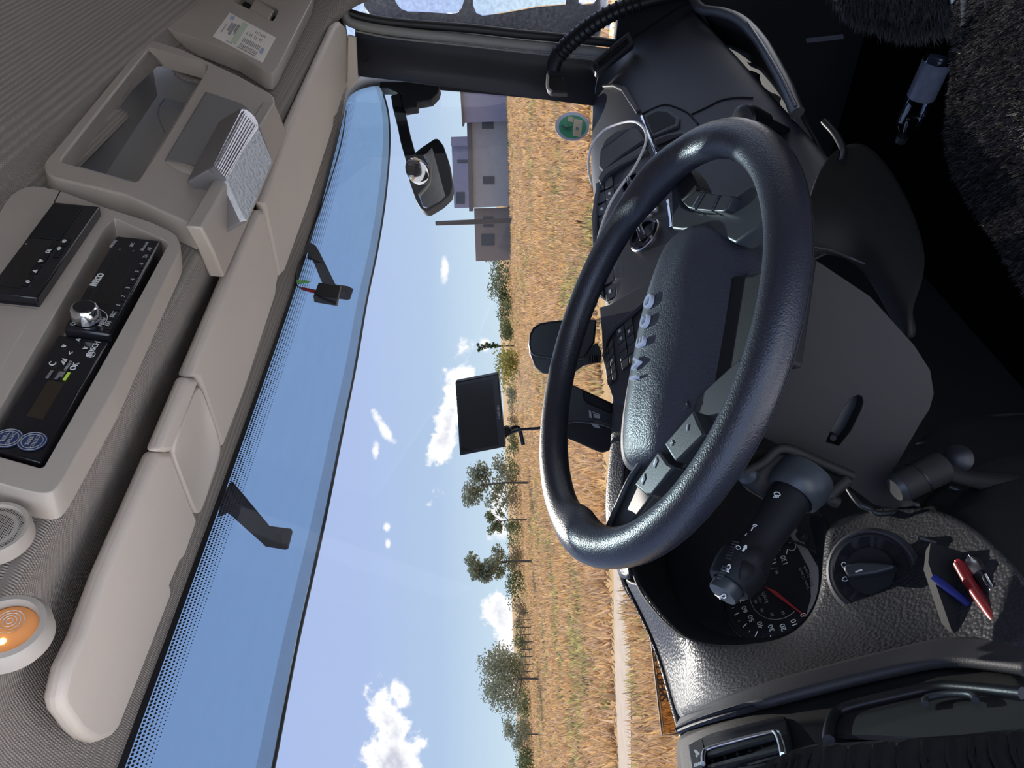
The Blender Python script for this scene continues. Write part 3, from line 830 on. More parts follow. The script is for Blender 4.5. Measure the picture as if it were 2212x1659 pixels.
bank('switch_bank', [(1287, 396), (1324, 380), (1358, 632), (1311, 655)], 2, 9, .004, 'long bank of grey switches in the middle of the dashboard', marks=((0, 2), (1, 1), (0, 8)))
prism('bank_hood', dt([(1276, 470), (1283, 420), (1290, 396), (1296, 399), (1290, 440), (1287, 500), (1290, 560), (1302, 640), (1292, 640), (1280, 560)], .010), .025, DASHF, da, .004, 3)
# rotary controls
ndt = (V((0, -(DT[1][1] - DT[0][1]), DT[1][0] - DT[0][0]))).normalized()


def rotary(px, py, r, name, label, off=.004):
    c = PP(px, py, *DT, off)
    k = lathe(name, c, ndt, [(r, -.004), (r, .010), (r * .93, .014), (r * .80, .014), (r * .78, .009), (r * .40, .0085)], GLOSS, da, 48)
    k['label'] = label
    lathe('chrome_ring', c, ndt, [(r * 1.05, -.003), (r * 1.05, .007), (r * 1.0, .009)], SATIN, k, 48, cap=False)
    e1, e2, n_ = frame_of(ndt)
    g = [c + e1 * (a * r * .75) + e2 * (b * r * .22) for a, b in ((-1, -1), (1, -1), (1, 1), (-1, 1))]
    prism('grip', g, .02, GLOSS, k, .003, 3, up=.020)
    prism('pointer', [c + e1 * (a * r * .3 + r * .3) + e2 * (b * .001) for a, b in ((-1, -1), (1, -1), (1, 1), (-1, 1))], .001, PRINT, k, up=.0206)
    return k


rotary(1398, 512, .034, 'rotary_knob', 'large rotary heater knob with a chrome ring')
rotary(1372, 402, .026, 'rotary_knob', 'smaller rotary knob partly hidden by the wheel rim')
rotary(1412, 452, .018, 'rotary_knob', 'small rotary knob between the two larger ones')

# wing of the instrument hood with its own key banks
D2 = ((.61, 1.93), (.78, 2.077))


def d2(pts, off=0.0): return [PP(x, y, *D2, off) for x, y in pts]


wing = [(1291, 662), (1318, 655), (1360, 628), (1412, 600), (1425, 640), (1400, 690), (1392, 760), (1372, 860), (1340, 872), (1322, 862), (1308, 820), (1299, 770), (1297, 715)]
prism('hood_wing', d2(wing, .003), .03, DASHF, da, .006, 3)
tube('wing_edge', d2([(1306, 770), (1310, 740), (1330, 708), (1370, 676), (1404, 640), (1414, 610)], .006), .004, DASHF, da, 8)


def bank2(quad, nc, nr, label, marks=()):
    b = prism('switch_bank', d2(quad, .0035), .01, BLACKM, da, .002); b['label'] = label
    q = d2(quad, .004)
    for i in range(nc):
        for j in range(nr):
            g = .06
            k = [bil(q, (i + g) / nc, (j + g) / nr), bil(q, (i + 1 - g) / nc, (j + g) / nr), bil(q, (i + 1 - g) / nc, (j + 1 - g) / nr), bil(q, (i + g) / nc, (j + 1 - g) / nr)]
            prism('key', k, .004, BTN, b, .001, 2, up=.0025)
            if (i, j) in marks: prism('key_mark', [bil(k, .35, .3), bil(k, .62, .3), bil(k, .62, .65), bil(k, .35, .65)], .0005, PRINT, b, up=.003)


bank2([(1331, 716), (1367, 683), (1378, 776), (1345, 802)], 2, 5, 'bank of ten grey switches beside the steering wheel', ((0, 0), (1, 1), (0, 1)))
bank2([(1305, 767), (1324, 731), (1335, 818), (1314, 834)], 2, 5, 'second narrow bank of switches near the windscreen', ((1, 2),))

# ---- driver's side: instrument hood, recess and the grained dash skin
lip = [(1325, 855, .79), (1322, 950, .80), (1312, 1040, .80), (1309, 1100, .80), (1317, 1165, .80), (1344, 1240, .80), (1380, 1310, .80), (1409, 1370, .79), (1438, 1450, .78), (1463, 1550, .74), (1482, 1625, .66)]
inn = [(1368, 862, .76), (1362, 930, .77), (1350, 1010, .77), (1346, 1095, .765), (1352, 1170, .76), (1373, 1258, .745)]
rows = [[PY(*inn[i]) for i in range(6)], [lerp(PY(*inn[i]), PY(*lip[i]), .55) + V((0, 0, .004)) for i in range(6)], [PY(*lip[i]) for i in range(6)], [PY(*lip[i]) + V((0, .05, -.012)) for i in range(6)],
        [V((PY(*lip[i]).x, .965, 2.02)) for i in range(6)], [V((PY(*lip[i]).x, .965, 1.90)) for i in range(6)]]
patch('instrument_hood', rows, DASH, da, .004, 3)
rows = [[(1373, 1258, .745), (1366, 1260, .765), (1358, 1256, .785), (1346, 1244, .80)],
        [(1400, 1300, .73), (1394, 1306, .75), (1388, 1311, .775), (1380, 1312, .80)],
        [(1450, 1358, .705), (1440, 1375, .73), (1425, 1382, .765), (1408, 1370, .79)],
        [(1500, 1388, .68), (1490, 1428, .685), (1470, 1445, .725), (1437, 1448, .78)],
        [(1570, 1398, .655), (1560, 1448, .63), (1515, 1510, .63), (1463, 1552, .735)],
        [(1650, 1390, .63), (1652, 1432, .595), (1590, 1490, .565), (1480, 1556, .62)],
        [(1700, 1378, .615), (1735, 1412, .57), (1715, 1450, .545), (1620, 1500, .545)],
        [(1745, 1345, .60), (1810, 1372, .555), (1850, 1410, .53), (1800, 1452, .52)],
        [(1772, 1290, .595), (1880, 1305, .545), (1965, 1360, .51), (1965, 1413, .50)],
        [(1778, 1230, .595), (1900, 1240, .55), (2040, 1300, .49), (2075, 1402, .475)],
        [(1782, 1170, .60), (1920, 1170, .555), (2080, 1210, .475), (2212, 1420, .43)],
        [(1790, 1120, .61), (1930, 1090, .565), (2090, 1100, .48), (2300, 1350, .40)]]
rows = [[PY(*p) for p in r] for r in rows]
patch('driver_dash', rows, DASH, da, .004, 3)
outs = [(1346, 1244, .80), (1380, 1312, .80), (1408, 1370, .79), (1437, 1448, .78), (1463, 1552, .735), (1480, 1600, .66)]
patch('dash_back', [[PY(*p) for p in outs], [PY(*p) + V((-.01, .05, -.02)) for p in outs], [V((PY(*p).x - .03, .965, 1.98)) for p in outs], [V((PY(*p).x - .03, .965, 1.80)) for p in outs]], DASH, da, .004, 2)
# padded lip along the door side
li = [(1466, 1546, .66), (1500, 1538, .61), (1612, 1503, .545), (1802, 1454, .52), (1930, 1424, .505), (2019, 1404, .485), (2070, 1403, .475), (2230, 1424, .43)]
lo_ = [(1460, 1590, .64), (1505, 1568, .595), (1612, 1532, .53), (1802, 1482, .505), (1930, 1452, .49), (2019, 1432, .472), (2086, 1432, .46), (2230, 1450, .42)]
a = [PY(*p) for p in li]; b = [PY(*p) for p in lo_]
patch('dash_lip', [a, [lerp(p, q, .5) + V((-.006, -.004, .004)) for p, q in zip(a, b)], b, [p + V((.02, .01, -.02)) for p in b]], DASHF, da, .004, 3)
# dark end panel beside the door, with air vent and grip pocket
e0 = [(1458, 1592, .65), (1505, 1570, .605), (1612, 1534, .54), (1802, 1484, .515), (1930, 1454, .50), (2019, 1434, .48), (2086, 1434, .47), (2230, 1452, .43)]
e1_ = [(1462, 1640, .63), (1510, 1610, .585), (1620, 1590, .52), (1810, 1545, .49), (1940, 1520, .475), (2030, 1510, .455), (2095, 1510, .445), (2230, 1530, .41)]
e2_ = [(1475, 1740, .58), (1530, 1720, .54), (1640, 1700, .475), (1830, 1680, .44), (1960, 1670, .425), (2050, 1660, .41), (2110, 1660, .40), (2230, 1670, .37)]
patch('dash_end', [[PY(*p) for p in r] for r in (e0, e1_, e2_)], BLACKM, da, .004, 2)
EA, EB, EC = PY(1490, 1600, .59), PY(1900, 1500, .485), PY(1700, 1660, .475)
EN = (EB - EA).cross(EC - EA).normalized()
if EN.dot(CAM - EA) < 0: EN = -EN


def ep(pts, off=0.0): return [PN(x, y, EA + EN * off, EN) for x, y in pts]


vr = [(1488, 1607), (1530, 1585), (1600, 1566), (1680, 1546), (1694, 1545), (1700, 1556), (1708, 1600), (1712, 1640), (1600, 1670), (1500, 1690)]
vh = [(1518, 1625), (1530, 1612), (1600, 1593), (1668, 1577), (1680, 1580), (1690, 1605), (1694, 1640), (1600, 1655), (1526, 1675)]
ring('vent_frame', ep(vr, .008), ep(vh, .008), .01, BLACK, da, .002, 120, .014)
prism('vent_back', ep(vh, .0), .003, DEEP, da)
tube('vent_lip', ep([(1519, 1650), (1520, 1628), (1532, 1617), (1600, 1597), (1664, 1582), (1676, 1585), (1684, 1603), (1690, 1630)], .011), .0016, SATIN, da, 8)
sb1 = ep([(1524, 1622), (1600, 1600), (1668, 1583), (1676, 1592), (1600, 1612), (1526, 1634)], .006)
prism('vent_slat', sb1, .003, BTN, da, .001)
prism('vent_slat', ep([(1526, 1652), (1600, 1632), (1686, 1612), (1690, 1620), (1600, 1642), (1527, 1660)], .006), .003, BTN, da, .001)
for t in range(6):
    x = 1540 + t * 27; y = 1630 - t * 7.0
    tube('vent_fin', ep([(x, y), (x - 1, y + 14)], .002), .0012, BTN, da, 6, smooth=False)
prism('vent_tab', ep([(1486, 1609), (1518, 1596), (1524, 1622), (1519, 1660), (1494, 1668)], .0085), .003, BLACK, da, .001)
for ar in ([(1499, 1619), (1506, 1622), (1512, 1628), (1510, 1631), (1503, 1628), (1500, 1624)], [(1502, 1632), (1508, 1630), (1506, 1637)]):
    prism('vent_mark', ep(ar, .012), .0004, PRINT, da, up=.0002)
for i in range(4): prism('vent_mark', ep([(1500 + i * 4, 1650 - i * 1.2), (1503 + i * 4, 1649 - i * 1.2), (1502 + i * 4, 1655 - i * 1.2), (1499 + i * 4, 1656 - i * 1.2)], .012), .0004, PRINT, da, up=.0002)
tube('pocket_edge', ep([(1790, 1600), (1795, 1565), (1812, 1538), (1860, 1521), (1960, 1498), (2020, 1486), (2080, 1486), (2212, 1500)], .004), .004, BLACK, da, 8)
prism('pocket', ep([(1795, 1585), (1812, 1542), (1860, 1525), (1960, 1502), (2040, 1490), (2212, 1503), (2212, 1600), (1990, 1592)], .002), .003, DEEP, da)
tube('pocket_latch', ep([(1999, 1520), (2003, 1508), (2040, 1500), (2090, 1500), (2106, 1506), (2107, 1514)], .006), .0022, BTN, da, 8)

# ---- instrument cluster in the recess
ic = thing('instrument_cluster', 'black speedometer cluster with white figures and a red needle', 'instruments', AT(1676, 1282, .92))
DN = V((-.06, -.80, .60)).normalized(); DC = AT(1676, 1282, .90)


def dp(x, y, off=0.0): return PN(x, y, DC + DN * off, DN)


lp = [(1368, 862, .76), (1362, 930, .77), (1350, 1010, .77), (1346, 1095, .765), (1352, 1170, .76), (1373, 1258, .745), (1400, 1300, .73), (1450, 1358, .705), (1500, 1388, .68), (1570, 1398, .655), (1650, 1390, .63), (1700, 1378, .615), (1745, 1345, .60), (1772, 1290, .595), (1778, 1230, .595), (1782, 1170, .60), (1790, 1120, .61)]
back = [(1450, 862), (1445, 930), (1435, 1010), (1430, 1095), (1432, 1165), (1445, 1245), (1462, 1290), (1500, 1340), (1545, 1368), (1590, 1378), (1650, 1378), (1695, 1372), (1742, 1338), (1768, 1287), (1770, 1230), (1760, 1170), (1742, 1110)]
A_ = [PY(*p) for p in lp]; B_ = [dp(x, y, .02) for x, y in back]; K = len(A_)
patch('cluster_surround', [A_, [lerp(p, q, .5) for p, q in zip(A_, B_)], B_], BLACKM, ic, .003, 2)
prism('cluster_face', [dp(x, y, .0) for x, y in [(1400, 800), (1380, 1100), (1420, 1300), (1520, 1400), (1640, 1420), (1760, 1390), (1800, 1300), (1790, 1150), (1740, 1040), (1640, 800)]], .004, BLACK, ic)
prism('cluster_screen', [dp(x, y, .001) for x, y in [(1690, 1130), (1712, 1128), (1775, 1240), (1770, 1320), (1735, 1350), (1752, 1290), (1748, 1230), (1722, 1180)]], .001, DGREY, ic)
dx = V((1, 0, 0)); dx = (dx - DN * dx.dot(DN)).normalized(); dy = DN.cross(dx)


def da_(v): return math.radians(210 - v * 18.9)


def dpos(v, r): return DC + dx * (math.cos(da_(v)) * r) + dy * (math.sin(da_(v)) * r) + DN * .0012


R0_ = .060
for v in range(0, 14):
    if v in (7, 8, 9, 10): pass
    a, b = dpos(v, R0_ - .007), dpos(v, R0_)
    tube('tick', [a, b], .0007, PRINT, ic, 5, smooth=False)
    if v < 13: tube('tick', [dpos(v + .5, R0_ - .003), dpos(v + .5, R0_)], .0005, PRINTD, ic, 5, smooth=False)
    txt('figure', str(v * 10), dpos(v, R0_ - .0155), dx, dy, .0092, PRINT, ic)
tube('inner_circle', [dpos(.3 + t * .64, .0335) for t in range(20)], .0004, PRINTD, ic, 5)
for i in range(1, 9): txt('figure', str(i * 10), dpos(i * 1.55, .0275), dx, dy, .0050, PRINTD, ic)
txt('marking', 'km/h', DC + DN * .0012 + dy * .0145, dx, dy, .0075, PRINTD, ic)
txt('marking', 'mph', DC + DN * .0012 + dy * .022, dx, dy, .0050, DGREY, ic)
for i in range(2): txt('marking', 'Tmax 12 bar/h', DC + DN * .0012 - dy * (.040 + .006 * i) + dx * .004, dx, dy, .0050, DGREY, ic)
prism('needle', [dpos(0, .056), dpos(-3, .0028), dpos(9.2, .016), dpos(3, .0028)], .0015, NEEDLE, ic, up=.003)
tube('dial_ring', [DC + DN * .003 + dx * math.cos(t) * .071 + dy * math.sin(t) * .071 for t in [math.tau * i / 48 for i in range(49)]], .0016, BLACK, ic, 6)
tube('reset_mark', [dp(1710 + 9 * math.cos(t), 1180 + 9 * math.sin(t), .002) for t in [math.radians(a) for a in range(-130, 150, 20)]], .0006, PRINTD, ic, 5)
lathe('reset_knob', dp(1735, 1161, .0), DN, [(.0065, 0), (.006, .010), (.005, .011)], BLACK, ic, 20)

# ---- light switch
LC = PY(1885, 1237, .545)
LN = V((-.20, -.72, .665)).normalized()
ls = thing('light_switch', 'round black headlight switch with a raised grip on the dashboard', 'switch', LC)
le1, le2, _n = frame_of(LN)
lathe('switch_collar', LC, LN, [(.0400, -.014), (.0400, .001), (.0365, .005), (.0345, .005)], DASHF, ls, 56)
lathe('switch_plate', LC, LN, [(.0345, -.004), (.0345, .0055), (.0325, .0062), (.031, .005), (.001, .005)], BLACK, ls, 56)
lathe('switch_disc', LC + LN * .0, LN, [(.021, .005), (.0205, .008), (.001, .0082)], BLACKM, ls, 40)


def lpn(x, y, off): return PN(x, y, LC + LN * off, LN)


prism('grip', [lpn(x, y, .008) for x, y in [(1833, 1237), (1836, 1226), (1862, 1222), (1905, 1222), (1945, 1228), (1938, 1236), (1900, 1246), (1843, 1253)]], .014, BTN, ls, .002, 3, up=.013)
prism('pointer', [lpn(x, y, .0215) for x, y in [(1847, 1234), (1862, 1229), (1863, 1232), (1848, 1237)]], .0008, PRINT, ls)
tube('marking', [lpn(x, y, .0058) for x, y in [(1831, 1249), (1826, 1246), (1821, 1249), (1820, 1253), (1826, 1255), (1832, 1252), (1831, 1249)]], .0005, PRINT, ls, 5)
tube('marking', [lpn(x, y, .0058) for x, y in [(1821, 1226), (1818, 1219), (1821, 1215), (1826, 1216), (1829, 1220), (1828, 1224), (1821, 1226)]], .0005, PRINT, ls, 5)
for i in range(5): tube('marking', [lpn(1822 + i * 1.9, 1228 - i * .3, .0058), lpn(1823.5 + i * 1.9, 1230.5 - i * .3, .0058)], .0003, PRINT, ls, 4, smooth=False)


# ================================================================== steering wheel
WC = V((-.512, .475, 2.092)); WT = math.radians(24.26); WROT = math.radians(-39)
w1 = V((1, 0, 0)); w2 = V((0, math.cos(WT), math.sin(WT))); wn = V((0, -math.sin(WT), math.cos(WT)))
wa = w1 * math.cos(WROT) + w2 * math.sin(WROT); wb = -w1 * math.sin(WROT) + w2 * math.cos(WROT)


def W(a, b, h=0.0): return WC + wa * a + wb * b + wn * h


def wl(px, py, h=0.0): return PN(px, py, WC + wn * h, wn)


sw = thing('steering_wheel', 'black leather steering wheel with grey button spokes, turned to the right', 'steering wheel', WC)
K = 120; n = 20; vs = []; f = []


def bump(t, c, w): 
    d = (t - c + math.pi) % math.tau - math.pi
    return math.exp(-(d / w) ** 2)


for i in range(K):
    t = math.tau * i / K
    r = .0190 + .0035 * (bump(t, math.radians(168), .22) + bump(t, math.radians(12), .22)) - .0008 * bump(t, math.radians(90), .6)
    inner_ = .007 * (bump(t, math.radians(160), .12) + bump(t, math.radians(20), .12))
    d = wa * math.cos(t) + wb * math.sin(t)
    for k in range(n):
        an = math.tau * k / n
        rr = r * (1 + .06 * math.cos(2 * an))
        q_ = rr * math.cos(an)
        if q_ < 0: q_ -= inner_ * (-math.cos(an)) ** 2
        vs.append(WC + d * (.2235 + q_) + wn * (rr * 1.05 * math.sin(an)))
for i in range(K):
    for k in range(n): f.append([i * n + k, i * n + (k + 1) % n, ((i + 1) % K) * n + (k + 1) % n, ((i + 1) % K) * n + k])
mesh('rim', vs, f, LEATHER, sw, ang=180)
tube('rim_seam', [WC + (wa * math.cos(t) + wb * math.sin(t)) * (.2235 + .0172) - wn * .0098 for t in [math.tau * i / 90 for i in range(90)]], .0006, DEEP, sw, 5, closed=True)


# airbag cover: crowned pad whose crest carries the raised letters
def padh(a, b):
    if b < -.045: h = .001 - ((-.045 - b) / .075) ** 1.25 * .036
    elif b < .004: h = .001
    else: h = .001 - (b - .004) * .42
    return h - .010 * (a / .135) ** 4


vs = []; f = []; n = 72
rings_ = [(.05, 0), (.3, 0), (.5, 0), (.68, 0), (.82, 0), (.91, -.001), (.965, -.004), (.99, -.009), (1.0, -.018), (1.0, -.045), (.97, -.06)]
for s, dh in rings_:
    for k in range(n):
        t = math.tau * k / n; c_, s_ = math.cos(t), math.sin(t)
        ex = 2 / 3.2
        a = .138 * math.copysign(abs(c_) ** ex, c_); b = math.copysign(abs(s_) ** ex, s_) * (.105 if s_ > 0 else .120)
        if s_ < 0: a *= 1 - .16 * (abs(b) / .12) ** 2
        a *= s; b *= s
        h = padh(a / max(s, .01) if s > .97 else a, b)
        vs.append(W(a, b, h + dh))
for i in range(len(rings_) - 1):
    for k in range(n): f.append([i * n + k, i * n + (k + 1) % n, (i + 1) * n + (k + 1) % n, (i + 1) * n + k])
f.append(list(range(n)))
hub = mesh('airbag_cover', vs, f, PAD, sw, ang=180)
md = hub.modifiers.new('u', 'SUBSURF'); md.levels = 1; md.render_levels = 1
for i, ch in enumerate('IVECO'):
    a = (-.043, -.026, -.003, .021, .045)[i]
    lt = txt('letter', ch, W(a, -.004, padh(a, 0) + .0008), wa, wb, .021, mat('light grey raised letter', (.55, .58, .66), .3) if 'light grey raised letter' not in MATS else MATS['light grey raised letter'], hub, depth=.0022, bold=.0006)
lathe('hub_back', W(0, 0, -.045), -wn, [(.105, 0), (.10, .02), (.07, .05), (.06, .06)], BLACKM, sw, 48)
# spokes
spl = [(1309, 1149), (1336, 1088), (1362, 1033), (1392, 984), (1445, 908), (1525, 838), (1600, 770), (1612, 820), (1570, 885), (1535, 930), (1470, 1010), (1405, 1076), (1370, 1122), (1335, 1162)]
s1 = prism('spoke', [wl(x, y, -.020) for x, y in spl], .022, SPOKE, sw, .003, 3)
tube('spoke_edge', [wl(x, y, -.017) for x, y in [(1311, 1146), (1338, 1084), (1362, 1033), (1392, 990), (1445, 916), (1490, 872)]], .0035, SATIN if False else SPOKE, s1, 8)
for nm, pg, marks in (('rocker_switch', [(1434, 959), (1497, 885), (1508, 912), (1522, 938), (1458, 998), (1450, 986)], ('-', '+')), ('rocker_switch', [(1369, 1047), (1422, 973), (1441, 1000), (1456, 1008), (1406, 1070), (1394, 1069)], ('\u25bc', '\u25b2'))):
    b_ = prism(nm, [wl(x, y, -.004) for x, y in pg], .018, BTN, s1, .0025, 3)
for s, x, y, sz in (('\u2013', 1484, 924, .012), ('+', 1452, 957, .012)): txt('marking', s, wl(x, y, -.0036), wa, wb, sz, PRINT, s1)
for x, y in ((1416, 999), (1390, 1035)):
    p = wl(x, y, -.0036)
    mesh('marking', [p + wa * a + wb * b for a, b in ((-.006, 0), (-.001, .0035), (.004, .0008), (.006, 0), (.001, -.0035), (-.004, -.0008))], [[0, 1, 2, 3, 4, 5]], PRINT, s1, thick=.0004)
spr = [(1456, 350), (1448, 378), (1450, 494), (1473, 497), (1505, 494), (1535, 500), (1568, 516), (1588, 526), (1650, 480), (1668, 380), (1640, 385), (1590, 424), (1572, 452), (1565, 460), (1535, 461), (1511, 459), (1490, 452), (1473, 444), (1462, 410)]
s2 = prism('spoke', [wl(x, y, -.020) for x, y in spr], .022, SPOKE, sw, .003, 3)
prism('spoke_corner', [wl(x, y, -.018) for x, y in [(1457, 352), (1482, 360), (1496, 378), (1508, 404), (1502, 412), (1472, 436), (1463, 409)]], .02, BLACKM, s2, .002)
for pg in ([(1474, 437), (1503, 411), (1521, 414), (1500, 452), (1486, 449)], [(1504, 453), (1526, 415), (1553, 420), (1537, 456)], [(1541, 456), (1558, 421), (1584, 422), (1570, 451), (1562, 457)]):
    prism('thumb_button', [wl(x, y, -.010) for x, y in pg], .014, BTN, s2, .0015, 2)
tube('marking', [wl(1496, 447, -.0095), wl(1509, 424, -.0095)], .0005, PRINTD, s2, 5, smooth=False)
# deep lower spoke
prism('spoke', [W(a, b, -.028) for a, b in ((-.06, -.09), (-.048, -.14), (-.05, -.20), (.05, -.20), (.048, -.14), (.06, -.09))], .02, BLACKM, sw, .004, 3)

# ================================================================== steering column
sc_ = thing('steering_column', 'dark grey steering column shroud with an oval slot', 'steering column', (-.51, .60, 1.75))
SP_ = AT(1840, 890, .69); SN = V((-.80, -.56, .20)).normalized()


def sh(x, y, off=0.0): return PN(x, y, SP_ + SN * off, SN)


sface = [(1620, 640), (1760, 560), (1880, 640), (1975, 745), (2010, 800), (2018, 850), (2008, 885), (1990, 912), (1940, 1000), (1906, 1050), (1904, 1068), (1925, 1085), (1985, 1090), (1930, 1100), (1890, 1092), (1820, 1040), (1770, 1000), (1690, 966), (1640, 940)]
slot = [(1846, 856), (1855, 853), (1862, 857), (1865, 868), (1860, 885), (1838, 930), (1812, 963), (1784, 955), (1790, 940), (1818, 888), (1834, 864)]
ring('shroud', [sh(x, y) for x, y in sface], [sh(x, y) for x, y in slot], .20, SHROUD, sc_, .006, 240, .022)
prism('slot_back', [sh(x, y, -.02) for x, y in slot], .003, BLACK, sc_)
lathe('slot_pin', sh(1797, 944, -.012), SN, [(.0045, -.01), (.0045, .003), (.003, .005)], BLACKM, sc_, 16)
# collar right behind the wheel
lathe('collar', W(0, 0, -.055), -wn, [(.125, 0), (.118, .025), (.10, .05)], BLACKM, sc_, 48)
# stalk pod
pod = [(1602, 1022), (1640, 1005), (1690, 968), (1772, 1000), (1848, 1030), (1842, 1040), (1800, 1062), (1788, 1080), (1800, 1092), (1740, 1140), (1690, 1115), (1640, 1080), (1620, 1050)]
prism('stalk_pod', [AT(x, y, .665) for x, y in [(1622, 1028), (1688, 975), (1770, 1003), (1838, 1034), (1795, 1060), (1760, 1110), (1700, 1105), (1650, 1075), (1625, 1050)]], .05, SHROUD, sc_, .006, 3)
tube('pod_edge', [AT(x, y, .655) for x, y in [(1606, 1021), (1648, 1000), (1692, 968), (1770, 998), (1842, 1028)]], .0045, SHROUD, sc_, 8)
tube('pod_edge', [AT(x, y, .65) for x, y in [(1832, 1036), (1808, 1056), (1794, 1070), (1793, 1078), (1810, 1086)]], .0055, SHROUD, sc_, 8)
lathe('pod_tip', AT(1612, 1024, .655), V((-.4, -.6, .4)), [(.010, -.012), (.009, 0), (.005, .004)], SPOKE, sc_, 20)
# stalk
stk = thing('indicator_stalk', 'thick black indicator stalk with white horn symbols and a grey end button', 'stalk', AT(1720, 1062, .66))
SA, SB_ = AT(1716, 1062, .655), AT(1572, 1268, .615)
sx_ = (SB_ - SA).normalized(); Ls = (SB_ - SA).length
lathe('stalk_ring', SA, sx_, [(.026, -.022), (.027, -.006), (.0245, .004), (.021, .007), (.019, .003)], SPOKE, stk, 40)
lathe('stalk_body', SA, sx_, [(.0185, .0), (.0185, Ls * .22), (.0175, Ls * .50), (.018, Ls * .60), (.0205, Ls * .70), (.0225, Ls * .765), (.0222, Ls * .77), (.019, Ls * .77)], BLACKM, stk, 40)
lathe('stalk_head', SA, sx_, [(.019, Ls * .775), (.0228, Ls * .778), (.0225, Ls * .86), (.020, Ls * .965), (.0185, Ls * .985), (.0145, Ls * .985), (.0145, Ls * .95)], BLACKM, stk, 40)
hb = lathe('horn_button', SA, sx_, [(.0135, Ls * .95), (.0135, Ls * 1.06), (.0125, Ls * 1.075), (.001, Ls * 1.078)], SPOKE, stk, 36); hb['label'] = 'grey round horn button on the stalk end'


def stp(t, px, py, off=.0006):
    "point on the visible side of the stalk along a sight line"
    d = ray(px, py).normalized(); r_ = t
    o_ = CAM - SA; dd = d - sx_ * d.dot(sx_); oo = o_ - sx_ * o_.dot(sx_)
    A = dd.dot(dd); B = 2 * dd.dot(oo); C = oo.dot(oo) - r_ * r_
    D_ = max(0, B * B - 4 * A * C)
    p = CAM + d * ((-B - math.sqrt(D_)) / (2 * A)); nn = p - SA; nn = (nn - sx_ * nn.dot(sx_)).normalized()
    return p + nn * off, nn


def stmark(name, r_, pts, w=.0005, m=PRINT, closed=False): tube(name, [stp(r_, x, y)[0] for x, y in pts], w, m, stk, 5, res=3, closed=closed)


stmark('marking', .0185, [(1674, 1071), (1673, 1066), (1678, 1064), (1684, 1066), (1685, 1071), (1674, 1071)])
for i in range(4): stmark('marking', .0185, [(1673 + i * 3.2, 1072.5), (1671.5 + i * 3.2, 1076)], .0004)
stmark('marking', .018, [(1627, 1136), (1631, 1134), (1635, 1136), (1630, 1138), (1627, 1136)]); stmark('marking', .018, [(1627, 1140), (1623, 1147)])
stmark('marking', .018, [(1614, 1153), (1610, 1158)], .0005, PRINTD)
stmark('marking', .0215, [(1604, 1192), (1612, 1179)], .0010); stmark('marking', .0215, [(1607, 1182), (1612, 1179), (1612, 1186)], .0007)
stmark('marking', .0215, [(1590, 1182), (1594, 1179), (1600, 1183), (1598, 1187), (1592, 1187), (1590, 1182)], .0004)
p, nn = stp(.0228, 1568, 1228)
mesh('marking', [stp(.0228, x, y, .0008)[0] for x, y in [(1560, 1233), (1567, 1231), (1571, 1222), (1573, 1222), (1573, 1231), (1576, 1238)]], [[0, 1, 2, 3, 4, 5]], PRINT, stk, thick=.0003)
stmark('marking', .0228, [(1571, 1224), (1576, 1220), (1578, 1226), (1573, 1232)], .0006)
HBc = SA + sx_ * (Ls * 1.0785)


def hbp(x, y): return PN(x, y, HBc + sx_ * .0004, sx_)


mesh('marking', [hbp(x, y) for x, y in [(1544, 1284), (1552, 1287), (1561, 1284), (1559, 1290), (1556, 1296), (1553, 1291)]], [[0, 1, 2, 3, 4, 5]], PRINT, hb, thick=.0004)
tube('marking', [hbp(x, y) for x, y in [(1558, 1290), (1566, 1292), (1568, 1287), (1564, 1283), (1559, 1287)]], .0006, PRINT, hb, 5)
for (pts, r_) in (([(1607, 1206), (1620, 1186), (1640, 1182), (1652, 1190), (1648, 1215), (1636, 1232), (1620, 1226)], .0215), ([(1598, 1236), (1603, 1212), (1612, 1212), (1630, 1226), (1628, 1240), (1612, 1254), (1598, 1250)], .0226)):
    c0 = V((0, 0, 0))
    o = mesh('grip_pad', [stp(r_, x, y, .0008)[0] for x, y in pts], [list(range(len(pts)))], DEEP, stk, thick=.0006)
rib = [stp(.0225, x, y, .001) for x, y in [(1590, 1165), (1580, 1180), (1569, 1202), (1562, 1225), (1554, 1245)]]
for i in range(14):
    t = i / 13; y = 1170 + 78 * t; x = 1584 - 34 * t
    if 6 < i < 9: continue
    tube('grip_rib', [stp(.0215 if i < 7 else .0228, x, y)[0], stp(.0215 if i < 7 else .0228, x + 12, y + 3)[0]], .0009, SPOKE, stk, 5, smooth=False)

